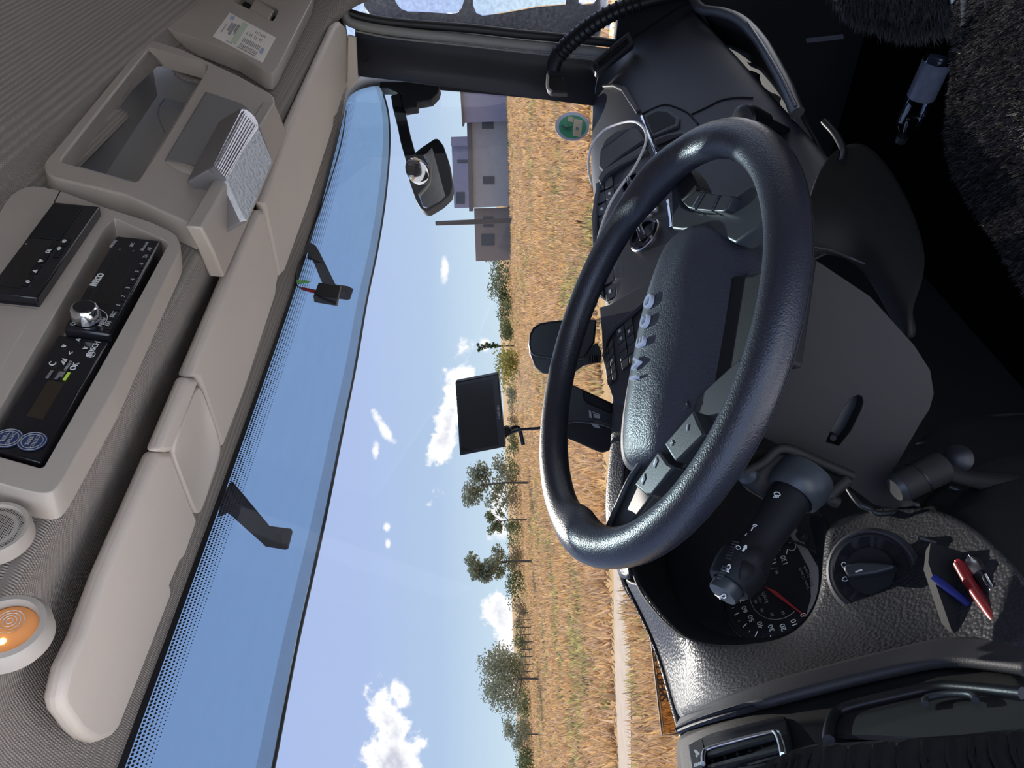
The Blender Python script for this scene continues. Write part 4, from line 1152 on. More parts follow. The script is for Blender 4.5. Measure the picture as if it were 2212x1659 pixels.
# ================================================================== lower dashboard, pens, levers
lp_ = thing('lower_dash_panel', 'black lower dash panel with a pen tray and curved ledges', 'dash panel', PY(2060, 1200, .5))
rows = [[(1985, 1088, .56), (2040, 1040, .56), (2120, 1000, .56), (2260, 960, .56)],
        [(1990, 1120, .54), (2060, 1100, .52), (2140, 1080, .50), (2260, 1060, .49)],
        [(2000, 1150, .53), (2070, 1170, .50), (2150, 1180, .47), (2260, 1190, .455)],
        [(2010, 1200, .52), (2080, 1240, .49), (2160, 1260, .46), (2260, 1270, .44)]]
patch('ledge', [[PY(*p) for p in r] for r in rows], BLACKM, lp_, .004, 2)
for nm, pts, r_, yy in (('ledge_edge', [(1740, 968), (1800, 1010), (1850, 1082), (1880, 1100), (1900, 1110), (1960, 1106), (2020, 1116), (2080, 1132), (2140, 1155)], .0028, .555), ('ledge_edge', [(1985, 1162), (2020, 1172), (2070, 1186), (2120, 1206), (2140, 1220), (2152, 1260)], .0022, .505),
                        ('ledge_edge', [(2050, 1052), (2090, 1066), (2128, 1086)], .0022, .54), ('ledge_edge', [(2150, 1122), (2180, 1120), (2215, 1121)], .0022, .50), ('ledge_edge', [(1906, 1072), (1940, 1080), (1985, 1090)], .002, .555)):
    tube(nm, [PY(x, y, yy) for x, y in pts], r_, BTN, lp_, 8)
rows = [[(1905, 1060, .60), (1990, 930, .66), (2080, 900, .66), (2300, 880, .66)], [(1900, 1075, .58), (1990, 1000, .60), (2100, 990, .60), (2300, 985, .60)], [(1890, 1100, .57), (2000, 1095, .565), (2120, 1090, .565), (2300, 1080, .565)]]
patch('knee_panel', [[PY(*p) for p in r] for r in rows], BLACKM, lp_, .004, 2)
tray = [(2005, 1215), (2010, 1172), (2060, 1186), (2115, 1206), (2140, 1222), (2152, 1260), (2190, 1365), (2185, 1368), (2060, 1366), (2055, 1360)]
prism('tray_floor', [PY(x, y, .478) for x, y in tray], .01, DEEP, lp_)
TP = [PY(2068, 1205, .468), PY(2165, 1365, .455), PY(2100, 1205, .466)]
pe = thing('ballpoint_pen', 'red ballpoint pen lying in the dash tray', 'pen', PY(2110, 1285, .47))
tube('pen_body', [PY(2071, 1218, .466), PY(2100, 1268, .464), PY(2158, 1350, .452)], .0042, RED, pe, 12)
tube('pen_tip', [PY(2158, 1350, .452), PY(2163, 1358, .451), PY(2172, 1368, .450)], lambda t: .0042 - .0028 * t, SATIN, pe, 10)
tube('pen_button', [PY(2068, 1211, .466), PY(2072, 1220, .466)], .0022, mat('bright red plastic', (.7, .04, .05), .3), pe, 10)
pe2 = thing('ballpoint_pen', 'silver and black ballpoint pen beside the red one', 'pen', PY(2130, 1270, .47))
tube('pen_body', [PY(2110, 1236, .463), PY(2130, 1262, .460), PY(2166, 1330, .452)], .0048, BLACK, pe2, 12)
tube('pen_collar', [PY(2098, 1213, .463), PY(2106, 1225, .462), PY(2118, 1240, .461)], lambda t: .0052 + .0012 * math.sin(3.14 * t), SATIN, pe2, 14)
tube('pen_clip', [PY(2126, 1242, .455), PY(2138, 1264, .453), PY(2158, 1288, .450)], .0022, CHROME, pe2, 8, flat=.4)
tube('pen_button', [PY(2092, 1201, .464), PY(2099, 1212, .463)], .0016, CHROME, pe2, 8)
pe3 = thing('ballpoint_pen', 'blue pen lying deep in the tray left of the red pen', 'pen', PY(2080, 1300, .474))
tube('pen_body', [PY(2016, 1246, .474), PY(2080, 1296, .472), PY(2146, 1352, .468)], .0030, BLUEPEN, pe3, 10)
tube('pen_tip', [PY(2146, 1352, .468), PY(2154, 1359, .467)], lambda t: .003 - .002 * t, SATIN, pe3, 8)

lv = thing('brake_lever', 'dark round lever on the lower dash beside the column', 'lever', AT(2020, 1020, .68))
tube('lever_grip', [AT(1945, 1052, .66), AT(1985, 1032, .66), AT(2030, 1010, .665)], lambda t: .0145 + .001 * t, SHROUD, lv, 24)
tube('lever_ring', [AT(1983, 1033, .66), AT(1986, 1031, .66)], .0158, BLACK, lv, 24, smooth=False)
tube('lever_tip', [AT(1932, 1058, .66), AT(1945, 1052, .66)], lambda t: .011 + .003 * t, BTN, lv, 24)
rows = [[AT(2030, 985, .68), AT(2080, 1010, .69), AT(2140, 1020, .69), AT(2260, 1025, .69)], [AT(2035, 1010, .66), AT(2090, 1022, .665), AT(2150, 1030, .67), AT(2260, 1035, .67)], [AT(2035, 1035, .665), AT(2090, 1050, .67), AT(2160, 1070, .675), AT(2260, 1080, .68)]]
patch('lever_arm', rows, SHROUD, lv, .01, 2)
lathe('lever_button', AT(2070, 990, .675), V((-.5, -.6, .5)), [(.013, -.012), (.013, -.004), (.008, -.001), (.001, .0)], BLACK, lv, 24)

# ================================================================== things on the dash and the windscreen
gp = thing('navigator', 'flat black navigation screen held up against the windscreen', 'navigator', AT(1095, 930, 1.24))
gq = [AT(983, 826, 1.20), AT(1076, 808, 1.19), AT(1092, 966, 1.23), AT(993, 985, 1.24)]
prism('casing', gq, .016, BLACK, gp, .002)
prism('screen', [bil(gq, .05, .05), bil(gq, .86, .05), bil(gq, .86, .95), bil(gq, .05, .95)], .001, SCREEN, gp, up=.0004)
gx = (gq[3] - gq[0]).normalized() * -1; gy = (gq[0] - gq[1]).normalized()
txt('marking', 'GARMIN', bil(gq, .93, .50) + fnorm(gq) * .0006, gx, gy, .0065, PRINTD, gp)
lathe('mount_ball', AT(1095, 930, 1.25), V((0, -1, .2)), [(.001, -.009), (.006, -.007), (.009, 0), (.006, .007), (.001, .009)], BLACK, gp, 20)
tube('mount_arm', [AT(1095, 930, 1.255), V((GP(1120, 950).x, GP(1120, 950).y - .03, 2.22)), GP(1130, 960, .004)], .004, BLACK, gp, 8)
tube('power_cable', [AT(1090, 944, 1.235), AT(1102, 936, 1.23), AT(1125, 928, 1.22), AT(1170, 924, 1.20), AT(1232, 911, 1.17), AT(1270, 911, 1.15), AT(1305, 917, 1.14), AT(1330, 928, 1.13)], .0024, BLACK, gp, 8)

tb = thing('dash_box', 'black dash mounted box with a faint printed mark, seen through the wheel', 'box', AT(1280, 905, 1.25))
tq = [(1186, 812), (1245, 835), (1321, 870), (1329, 905), (1330, 928), (1319, 973), (1303, 979), (1292, 976), (1245, 955), (1186, 932)]
prism('box_body', [AT(x, y, 1.22) for x, y in tq], .03, BLACKM, tb, .004, 3)
prism('box_cover', [AT(x, y, 1.216) for x, y in [(1200, 820), (1258, 842), (1262, 862), (1268, 870), (1325, 895), (1329, 922), (1235, 912), (1196, 895)]], .006, BLACK, tb, .001)
bars('print_bar', [[AT(x, y, 1.214) for x, y in q_] for q_ in ([(1272, 886), (1276, 887), (1279, 903), (1273, 902)], [(1280, 889), (1296, 895), (1296, 897), (1280, 891)], [(1282, 893), (1296, 898), (1295, 904), (1283, 902)], [(1275, 914), (1292, 916), (1297, 926), (1284, 923)])], PRINTD, tb)['kind'] = 'stuff'
tube('box_foot', [AT(1319, 880, 1.23), AT(1334, 886, 1.24), AT(1342, 893, 1.25)], .008, BLACK, tb, 10)
db = thing('sensor_box', 'rounded black box on a ribbed bracket at the windscreen base', 'box', AT(1215, 750, 1.32))
dq = [(1223, 690), (1185, 694), (1166, 698), (1152, 707), (1144, 722), (1142, 745), (1146, 762), (1160, 770), (1200, 776), (1262, 776), (1285, 740), (1290, 690)]
prism('box_body', [AT(x, y, 1.30) for x, y in dq], .03, BLACK, db, .004, 3)
dq2 = [(1142, 735), (1144, 762), (1156, 792), (1172, 806), (1200, 810), (1240, 806), (1262, 790), (1280, 770), (1280, 740), (1200, 735)]
prism('box_rear', [AT(x, y, 1.335) for x, y in dq2], .03, BTN, db, .005, 3)
prism('bracket', [AT(x, y, 1.33) for x, y in [(1252, 762), (1290, 740), (1300, 760), (1298, 782), (1262, 790)]], .02, BTN, db, .002)
for i in range(5): tube('bracket_rib', [AT(1272 + i * 5, 768, 1.32), AT(1273 + i * 5, 784, 1.32)], .0022, BLACK, db, 6, smooth=False)

# white charging cable looping over the deck
wc = [PP(1278, 398, *DT, .004), PP(1272, 372, *DT, .006), PP(1271, 348, *DT, .010), PP(1275, 324, *DT, .022), PP(1285, 302, *DT, .028), PP(1307, 280, *DT, .028), PP(1337, 267, *DT, .026), PP(1365, 262, *DT, .024), PP(1383, 269, *DT, .024), PP(1394, 284, *DT, .022), PP(1396, 303, *DT, .022), PP(1388, 328, *DT, .022), PP(1368, 366, *DT, .022), PP(1346, 396, *DT, .022), PP(1325, 427, *DT, .020), PP(1312, 454, *DT, .016), PP(1299, 490, *DT, .012), PP(1292, 515, *DT, .010)]
ca = thing('charging_cable', 'white charging cable looping across the dashboard', 'cable', wc[0])
tube('cable', wc, .0028, WHITE, ca, 10)
tube('cable_sleeve', [PP(1292, 515, *DT, .010), PP(1286, 534, *DT, .009), PP(1282, 550, *DT, .008)], .0030, RED, ca, 10)
gl_ = thing('gear_lever', 'round grey gear knob marked with a figure, just behind the wheel rim', 'gear lever', AT(1605, 260, 1.2))
gc = AT(1605, 262, 1.20); gN = (CAM - gc).normalized() * .6 + V((0, 0, .8)); gN.normalize()
lathe('gear_knob', gc, gN, [(.012, -.06), (.022, -.03), (.027, -.012), (.027, 0), (.024, .003)], BLACK, gl_, 36)
lathe('knob_cap', gc + gN * .003, gN, [(.0235, 0), (.021, .002), (.001, .003)], SPOKE, gl_, 36)
txt('figure', '6', PN(1596, 239, gc + gN * .0066, gN), V((1, 0, 0)), V((0, .5, .5)), .012, BLACK, gl_)
tube('gear_stick', [gc - gN * .05, gc - gN * .20 + V((0, .05, 0))], .009, BLACKM, gl_, 12, smooth=False)

# round green badge and the printed strip on the glass
gs = thing('emission_badge', 'round green badge with a cream label stuck low on the windscreen', 'sticker', GP(1237, 273, .003))


def gpl(pts, off=.003): return [GP(x, y, off) for x, y in pts]


circ = lambda cx, cy, rx, ry, k=40: [(cx + rx * math.cos(math.tau * i / k), cy + ry * math.sin(math.tau * i / k)) for i in range(k)]
prism('badge_rim', gpl(circ(1236, 273, 37, 31)), .0008, STICKW, gs)
prism('badge_face', gpl(circ(1237, 274, 30, 25)), .0008, STICKG, gs, up=.0006)
prism('date_label', gpl([(1240, 257), (1258, 260), (1255, 297), (1237, 294)]), .0006, STICKC, gs, up=.0012)
prism('date_label', gpl([(1228, 252), (1239, 254), (1238, 265), (1226, 263)]), .0006, STICKC, gs, up=.0012)
c4 = GP(1228, 276, .0045)
tube('figure', gpl([(1214, 270), (1222, 276), (1236, 273)], .0045), .0012, DARKINK, gs, 6, smooth=False); tube('figure', gpl([(1222, 281), (1234, 279)], .0045), .0010, DARKINK, gs, 6, smooth=False); tube('figure', gpl([(1229, 268), (1230, 284)], .0045), .0010, DARKINK, gs, 6, smooth=False)
txt('marking', '30/000', GP(1247, 277, .006), V((1, 0, 0)), V((0, 0, 1)), .010, DARKINK, gs)
txt('marking', 'Gelsen', GP(1216, 275, .0045), V((1, 0, 0)), V((0, 0, 1)), .010, DARKINK, gs)
pss = thing('windscreen_sticker', 'brown see-through sticker reading SPEED LIMITER low on the windscreen', 'sticker', GP(1440, 1480, .003))
tub = lambda pts, r_: tube('sticker_border', gpl(pts), r_, mat('brown ink', (.16, .09, .05), .6) if 'brown ink' not in MATS else MATS['brown ink'], pss, 5, smooth=False)
tub([(1405, 1372), (1430, 1588), (1475, 1584)], .0014); tub([(1411, 1380), (1434, 1580), (1470, 1577)], .0008)
prism('sticker_film', gpl([(1407, 1376), (1431, 1585), (1476, 1581), (1450, 1370)], .002), .0005, glass('brown film', (.72, .58, .42), .04), pss)
for i, ch in enumerate('SPEED LIMITER'):
    if ch != ' ': txt('letter', ch, GP(1435 - i * 1.6, 1510 - i * 12.0, .0035), V((1, 0, 0)), V((0, -.05, 1)), .018, MATS['brown ink'], pss, bold=.0004)

# antenna box with red plug behind the windscreen top
ab = thing('antenna_box', 'small black antenna box with a red plug hanging on the windscreen', 'box', GP(705, 630, .01))
DA = (GP(705, 630) - CAM).dot(_F) - .015
aq = [AT(x, y, DA) for x, y in [(688, 610), (735, 617), (726, 660), (678, 652), (676, 640)]]
prism('box_body', aq, .014, BLACK, ab, .002, 3)
prism('box_edge', [AT(x, y, DA - .001) for x, y in [(677, 638), (729, 644), (725, 660), (678, 652)]], .003, BTN, ab, .001)
tube('plug', [AT(680, 630, DA), AT(668, 627, DA), AT(652, 623, DA)], lambda t: .0042 - .001 * t, RED, ab, 10)
tube('wire', [AT(652, 623, DA), AT(642, 617, DA), AT(638, 604, DA), AT(640, 590, DA - .005)] + [GP(x, y, .004) for x, y in [(650, 560), (666, 520), (682, 480), (700, 430), (720, 370), (738, 305), (748, 240)]], .0016, BLACK, ab, 6)
gt = thing('cable_tag', 'small torn green tag under the antenna wire', 'tag', GP(655, 608, .006))
prism('tag', [GP(x, y, .005) for x, y in [(640, 604), (650, 606), (661, 605), (669, 608), (666, 612), (655, 611), (641, 612)]], .0008, GREEN, gt)

# grab handle on the pillar
gh = thing('grab_handle', 'black ribbed grab handle across the passenger door pillar', 'handle', PX(1210, 170, .92))
gpts = [(1205, 176), (1196, 150), (1204, 122), (1228, 95), (1262, 66), (1300, 40), (1345, 18), (1395, 2), (1460, -12), (1530, -25)]
P_ = [PX(x, y, .915 - .0 * i) for i, (x, y) in enumerate(gpts)]
tube('handle_bar', P_, lambda t: .0185 + .0045 * math.sin(6.28 * .5 * min(1, t * 1.2)), BLACK, gh, 18, flat=.8)
S_ = spline(P_, 10)
for i in range(16):
    p = S_[22 + i * 3]; t = (S_[23 + i * 3] - p).normalized()
    lathe('grip_rib', p, t, [(.0225, -.003), (.0245, 0), (.0225, .003)], BLACKM, gh, 18, cap=False)
hm = [AT(x, y, 1.80) for x, y in [(1182, 160), (1214, 163), (1222, 180), (1230, 201), (1190, 199), (1182, 190)]]
prism('handle_foot', hm, .03, SHROUD, gh, .005, 3)
tube('foot_edge', [AT(x, y, 1.795) for x, y in [(1184, 160), (1183, 188), (1192, 198)]], .004, BEIGE2, gh, 8)
prism('foot_gap', [AT(x, y, 1.79) for x, y in [(1184, 153), (1215, 155), (1216, 163), (1184, 162)]], .01, DEEP, gh)

# ================================================================== passenger shelf, seats, floor things
shf = thing('passenger_shelf', 'dark open shelf under the passenger dash with a curved front rail', 'shelf', (.6, .5, 1.55))
rail = [(1490, -20), (1512, 18), (1560, 28), (1600, 45), (1640, 85), (1668, 130), (1700, 190), (1722, 245)]
rp = [PP(x, y, (.40, 1.62), (.46, 1.72)) for x, y in rail]
tube('shelf_rail', rp, .013, BTN, shf, 12, flat=.7)
back_ = [V((p.x, .72, 1.56)) for p in rp]
patch('shelf_floor', [[p + V((0, .01, -.008)) for p in rp], [lerp(p, q, .5) + V((0, 0, -.03)) for p, q in zip(rp, back_)], back_], BLACKM, shf, .006, 2)
tube('shelf_trim', [PP(x, y, (.38, 1.60), (.44, 1.70)) for x, y in [(1616, 50), (1652, 105), (1690, 170), (1720, 232)]], .004, BLACK, shf, 8)
ct = thing('crumpled_cloth', 'crumpled beige cloth lying in the passenger shelf', 'cloth', PY(1645, 190, .55))
rows = []
for i in range(7):
    rows.append([PY(1588 + 16 * i + 3 * math.sin(j * 1.7 + i), lerp(140 + 12 * i, 196 + 5.5 * i, j / 6), .56 - .02 * i / 6 + .012 * math.sin(i * 1.9 + j * 2.3)) for j in range(7)])
patch('cloth', rows, CLOTH, ct, .003, 2)
ct2 = thing('crumpled_cloth', 'dark violet cloth lying on the beige one', 'cloth', PY(1625, 165, .52))
rows = [[PY(1616 + 9 * i + 3 * math.sin(j * 2 + i), lerp(150 + 4 * i, 188 + 2 * i, j / 4), .525 + .010 * math.sin(i * 2.1 + j * 1.8)) for j in range(5)] for i in range(4)]
patch('cloth', rows, DCLOTH, ct2, .003, 2)


def fur(name, base_fn, n_, length, parent, m, droop=V((0, 0, -.4)), w=.0012):
    vs = []; f = []
    for i in range(n_):
        p, nn = base_fn()
        d = (nn + V((random.uniform(-.7, .7), random.uniform(-.7, .7), random.uniform(-.7, .7))) + droop).normalized()
        l = length * random.uniform(.5, 1.1); s = d.orthogonal().normalized() * w * random.uniform(.6, 1.3); k = len(vs)
        mid = p + d * l * .55 + nn * l * .1; tip = p + d * l + droop * l * .4
        vs += [p + s, p - s, mid + s * .7, mid - s * .7, tip]; f += [[k, k + 1, k + 3, k + 2], [k + 2, k + 3, k + 4]]
    o = mesh(name, vs, f, m, parent); o['kind'] = 'stuff'; return o


FUR = mat('black fur', (.010, .007, .008), .6, spec=.35, var=.5, vscale=40)
FUR2 = mat('grey black fur', (.05, .051, .055), .5, spec=.5, var=.5, vscale=40)
# driver's seat: edge of the cushion in its fur cover
ds = thing('driver_chair', "driver's seat under a dark brown black fur cover", 'seat', (-.45, .05, 1.3))
ed = [(2088, -40, 1.05), (2086, 60, 1.00), (2088, 120, .96), (2082, 200, .92), (2080, 245, .90), (2076, 290, .87), (2082, 330, .85), (2100, 380, .83), (2130, 430, .81), (2160, 475, .79), (2190, 510, .77), (2215, 560, .75), (2260, 640, .73)]
top = [AT(*p) for p in ed]
inn_ = [p + V((-.10, -.16, .015)) for p in top]; inn2 = [p + V((-.25, -.45, .02)) for p in top]; dn = [p + V((.02, .02, -.14)) for p in top]
patch('cushion', [dn, [p + V((.012, .015, -.03)) for p in top], top, inn_, inn2], FUR, ds, .01, 2)
random.seed(3)


def seatpt():
    i = random.randint(0, len(top) - 2); t = random.random(); a = lerp(top[i], top[i + 1], t); b = lerp(inn2[i], inn2[i + 1], t)
    s = random.random() ** 1.6
    return lerp(a, b, s) + V((0, 0, .004 + .01 * (s < .3))), V((.35 * (1 - s), .45 * (1 - s), .8)).normalized()


fur('fur_cover', seatpt, 42000, .011, ds, FUR, V((.3, .3, -.2)), .0008)
tube('seat_piping', [AT(2094, -30, 1.0), AT(2096, 40, .975), AT(2090, 110, .95)], .012, BTN, ds, 8)
ps = thing('passenger_chair', 'passenger seat with a shaggy grey black fur cover', 'seat', (.5, -.1, 1.3))
e2 = [(1795, -60, 1.62), (1810, -5, 1.56), (1828, 15, 1.54), (1850, 26, 1.52), (1870, 36, 1.50), (1900, 48, 1.47), (1940, 58, 1.44), (1975, 64, 1.41), (2010, 58, 1.38), (2050, 46, 1.34), (2075, 35, 1.31), (2100, 20, 1.29)]
tp2 = [AT(*p) for p in e2]; cen = AT(1960, -160, 1.45)
patch('cushion', [[p + V((-.02, .02, -.10)) for p in tp2], tp2, [lerp(p, cen, .5) + V((0, -.02, .05)) for p in tp2], [lerp(p, cen, .9) + V((0, -.05, .06)) for p in tp2]], FUR2, ps, .01, 2)
md_ = [lerp(p, cen, .5) + V((0, -.02, .05)) for p in tp2]


def pseat():
    i = random.randint(0, len(tp2) - 2); t = random.random(); a = lerp(tp2[i], tp2[i + 1], t); b = lerp(md_[i], md_[i + 1], t)
    return lerp(a, b, random.random() ** 1.5), V((-.45, .2, .5)).normalized()


fur('fur_cover', pseat, 9000, .038, ps, FUR2, V((-.25, .25, -.35)), .0016)
bf = thing('buckle', 'shiny seat frame tube between the two seats', 'seat frame', AT(2075, 25, 1.2))
tube('frame_tube', [AT(2060, -30, 1.2), AT(2066, 10, 1.18), AT(2076, 38, 1.16), AT(2090, 60, 1.14)], .009, SATIN, bf, 12)

bt = thing('water_bottle', 'clear plastic water bottle lying in the footwell by the seat', 'bottle', AT(1990, 210, 1.50))
b0, b1 = PZ(2034, 112, 1.214), PZ(1952, 290, 1.214)
ax = (b1 - b0).normalized(); Lb = (b1 - b0).length
lathe('bottle_body', b0, ax, [(.001, .0), (.028, .003), (.031, .012)] + [(.031 - .0022 * (i % 2), Lb * (.55 + .045 * i)) for i in range(8)] + [(.026, Lb * .93), (.014, Lb * 1.0), (.012, Lb * 1.04)], PLASTICCLEAR, bt, 32)
lathe('bottle_label', b0, ax, [(.0318, .02), (.0318, Lb * .52)], mat('pale bottle label', (.16, .17, .22), .35, var=.35, vscale=70), bt, 32, cap=False)
lathe('bottle_cap', b0, ax, [(.014, Lb * 1.03), (.014, Lb * 1.10), (.012, Lb * 1.11)], BTN, bt, 24)
sl_ = thing('paper_strip', 'pale paper strip in the side of the passenger footwell', 'paper', AT(1780, 84, 1.75))
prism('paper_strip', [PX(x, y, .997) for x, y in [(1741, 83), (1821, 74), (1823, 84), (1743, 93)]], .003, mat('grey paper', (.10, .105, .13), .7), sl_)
# footwell: engine cover between the seats, pedals' side wall
ec = thing('engine_cover', 'dark moulded engine cover beside the steering column', 'engine cover', (-.1, .5, 1.5))
rows = [[AT(1790, 330, .98), AT(1850, 300, 1.0), AT(1900, 330, .98), AT(1960, 420, .93), AT(2010, 560, .88)],
        [AT(1760, 390, .95), AT(1800, 390, .95), AT(1870, 400, .94), AT(1930, 500, .90), AT(1980, 640, .86)],
        [AT(1740, 470, .93), AT(1790, 460, .93), AT(1850, 480, .92), AT(1900, 580, .89), AT(1960, 700, .85)],
        [AT(1700, 560, .93), AT(1760, 540, .94), AT(1850, 560, .93), AT(1900, 640, .91), AT(1960, 760, .87)]]
patch('cover_shell', rows, mat('dark engine cover plastic', (.012, .0115, .011), .6, spec=.2), ec, .01, 3)
tube('cover_edge', [AT(1758, 534, .92), AT(1800, 542, .92), AT(1868, 570, .91)], .0018, BTN, ec, 6)
rows = [[AT(1750, 300, 1.0), AT(1800, 262, 1.04), AT(1860, 300, 1.02)], [AT(1790, 345, .97), AT(1835, 310, 1.0), AT(1880, 370, .96)]]
tube('cover_lip', [AT(1780, 262, 1.02), AT(1805, 290, 1.0), AT(1822, 325, .98), AT(1818, 350, .97)], .005, BLACK, ec, 8)
pd = thing('pedal_pad', 'pale worn pedal edge deep in the footwell', 'pedal', AT(1925, 705, 1.0))
prism('pedal', [AT(x, y, 1.0) for x, y in [(1904, 694), (1920, 694), (1936, 702), (1945, 716), (1930, 708)]], .01, SATIN, pd, .001)
tube('pedal_arm', [AT(1925, 706, 1.005), AT(1925, 706, 1.005) + V((0, .15, .05)), AT(1925, 706, 1.005) + V((0, .42, .12))], .007, BLACKM, pd, 8)
prism('pedal_edge', [AT(x, y, .995) for x, y in [(1946, 749), (1958, 755), (1966, 764), (1956, 760)]], .004, CHROME, pd)
tube('seat_lever', [AT(2094, 120, .93), AT(2060, 108, .95)], .003, BTN, ds, 6)

# door opening on the driver's side: scalloped rubber seal and sill
sealp = []
base = [(1560, 1720), (1600, 1662), (1640, 1634), (1680, 1616), (1710, 1605), (1760, 1601), (1830, 1597), (1900, 1592), (1970, 1587), (2040, 1582), (2100, 1575), (2160, 1570), (2260, 1560)]
S_ = spline([PY(x, y, .33) for x, y in base], 16)
vs = []; f = []; rows_ = 6
for i, p in enumerate(S_):
    w = .0035 * max(0, math.sin(i * .55)) ** 2
    for j in range(rows_):
        an = math.pi * (.0 + j / (rows_ - 1)) * .9
        vs.append(p + V((-.026 + .022 * math.cos(an), -.01, .0)) + V((0, -.5, .9)).normalized() * (-.006 + (.016 + w) * math.sin(an)) + V((-1, 0, 0)) * .0)
for i in range(len(S_) - 1):
    for j in range(rows_ - 1): f.append([i * rows_ + j, i * rows_ + j + 1, (i + 1) * rows_ + j + 1, (i + 1) * rows_ + j])
struct(mesh('trim_5', vs, f, BLACKM, None, thick=.003, ang=60), 'scalloped black rubber door seal')
rows = [[p + V((-.026, -.012, .004)) for p in S_[::8]], [p + V((-.05, -.06, -.02)) for p in S_[::8]], [p + V((-.09, -.12, -.08)) for p in S_[::8]]]
struct(patch('trim_6', rows, BLACKM, None, .004, 1), 'black door sill panel under the seal')


# ================================================================== outside of the windscreen: visor, brackets, mirrors
ov = thing('outside_sun_visor', 'clear blue acrylic sun visor mounted outside above the windscreen', 'outside visor', (0, .9, 2.7))
le = [(545, 1850, .955), (590, 1659, .955), (640, 1400, .955), (700, 1130, .96), (740, 930, .965), (770, 780, .966), (792, 650, .962), (815, 540, .95), (831, 440, .925), (840, 350, .88), (842, 290, .842), (838, 240, .79), (826, 198, .735), (815, 180, .71)]
lo3 = spline([PY(*p) for p in le], 5)
up3 = [p + V((0, -.085 - .02 * (p.x > .7), .22)) for p in lo3]
patch('visor_sheet', [lo3, [lerp(p, q, .33) + V((0, .012, 0)) for p, q in zip(lo3, up3)], [lerp(p, q, .66) + V((0, .012, 0)) for p, q in zip(lo3, up3)], up3], VISOR, ov, 0, 1)
patch('edge_band', [[p + V((0, -.004, .001)) for p in lo3], [lerp(p, q, .085) + V((0, -.003, 0)) for p, q in zip(lo3, up3)]], VEDGE, ov, 0, 0)
tube('edge_bead', lo3, .0028, BRKT, ov, 6, res=1, smooth=False)
for pts in ([(478, 1070), (500, 1040), (517, 1060), (581, 1137), (628, 1143), (631, 1150), (622, 1186), (616, 1188), (573, 1181), (564, 1172), (492, 1108), (470, 1118)],
            [(664, 520), (681, 530), (690, 545), (724, 614), (752, 618), (763, 624), (756, 646), (750, 648), (728, 645), (700, 622), (675, 562), (664, 560)]):
    d0 = (GP(*pts[4]) - CAM).dot(_F) + .035
    pr_ = prism('bracket', [AT(x, y, d0) for x, y in pts], .004, BRKT, ov, .001)
    cx, cy = (600, 1164) if pts[0][0] == 478 else (742, 633)
    lathe('bracket_bolt', AT(cx, cy, d0 - .001), -ray(cx, cy).normalized(), [(.006, 0), (.006, .001), (.004, .002)], BRKT, pr_, 16)
mi = thing('front_mirror', 'outside front mirror on a dark arm at the passenger side', 'mirror', AT(900, 260, 2.05))
prism('mirror_arm', [AT(x, y, 2.04) for x, y in [(844, 206), (865, 200), (868, 215), (874, 240), (884, 285), (896, 329), (905, 345), (880, 360), (865, 306), (859, 276), (848, 232)]], .03, BLACKM, mi, .003)
prism('arm_clamp', [AT(x, y, 2.03) for x, y in [(820, 176), (820, 190), (838, 190), (866, 203), (872, 236), (901, 231), (900, 221), (931, 216), (946, 200), (950, 186), (880, 176)]], .05, BLACKM, mi, .003)
mh = [(896, 329), (908, 319), (938, 299), (946, 298), (958, 314), (970, 350), (977, 395), (977, 403), (973, 420), (954, 438), (927, 454), (919, 456), (908, 449), (898, 432), (885, 395), (880, 371), (881, 357)]
prism('mirror_housing', [AT(x, y, 2.0) for x, y in mh], .07, BLACKM, mi, .006, 3)
MN = V((-.50, -.62, -.60)).normalized(); MP = AT(935, 380, 1.985)


def mp(pts, off=0.0): return [PN(x, y, MP + MN * off, MN) for x, y in pts]


prism('mirror_glass', mp([(917, 336), (945, 306), (950, 310), (963, 345), (972, 395), (972, 412), (952, 434), (924, 449), (915, 446), (906, 420), (925, 396), (929, 375), (926, 353)]), .004, MIRROR, mi)
sm = lathe('small_mirror', PN(903, 370, MP, MN), MN, [(.040, .0), (.030, .010), (.015, .014), (.001, .015)], MIRROR, mi, 32); sm['label'] = 'small bulging round mirror'
tube('mirror_rim', mp([(917, 334), (927, 352), (930, 375), (926, 397), (906, 422)], .004), .004, BEIGE2, mi, 8)
ms = thing('door_mirror', 'large dusty dark door mirror housing outside the passenger window', 'mirror', AT(1050, 0, 2.5))
prism('mirror_housing', [AT(x, y, 2.56) for x, y in [(790, -70), (784, 10), (800, 30), (860, 44), (1000, 58), (1290, 82), (1300, 60), (1296, -70)]], .12, BRKT, ms, .01)
for pts, nn in (([(850, -50), (854, 3), (863, 16), (880, 23), (920, 24), (975, 28), (988, 26), (997, 18), (1002, 2), (1000, -50)], (-.50, -.86, .10)), ([(1021, -50), (1022, 12), (1028, 26), (1042, 32), (1090, 26), (1160, 13), (1222, 8), (1226, -50)], (-.52, -.85, .05)), ([(1246, -50), (1250, 4), (1258, 8), (1282, 6), (1290, -4), (1290, -50)], (-.5, -.85, -.05))):
    nn = V(nn).normalized(); c = sum([AT(x, y, 2.50) for x, y in pts], V((0, 0, 0))) / len(pts)
    prism('mirror_glass', [PN(x, y, c, nn) for x, y in pts], .004, MIRROR, ms)
tube('mirror_stay', [AT(1310, -40, 2.5), AT(1306, 20, 2.5), AT(1318, 60, 2.5)], .012, WHITE, ms, 10)

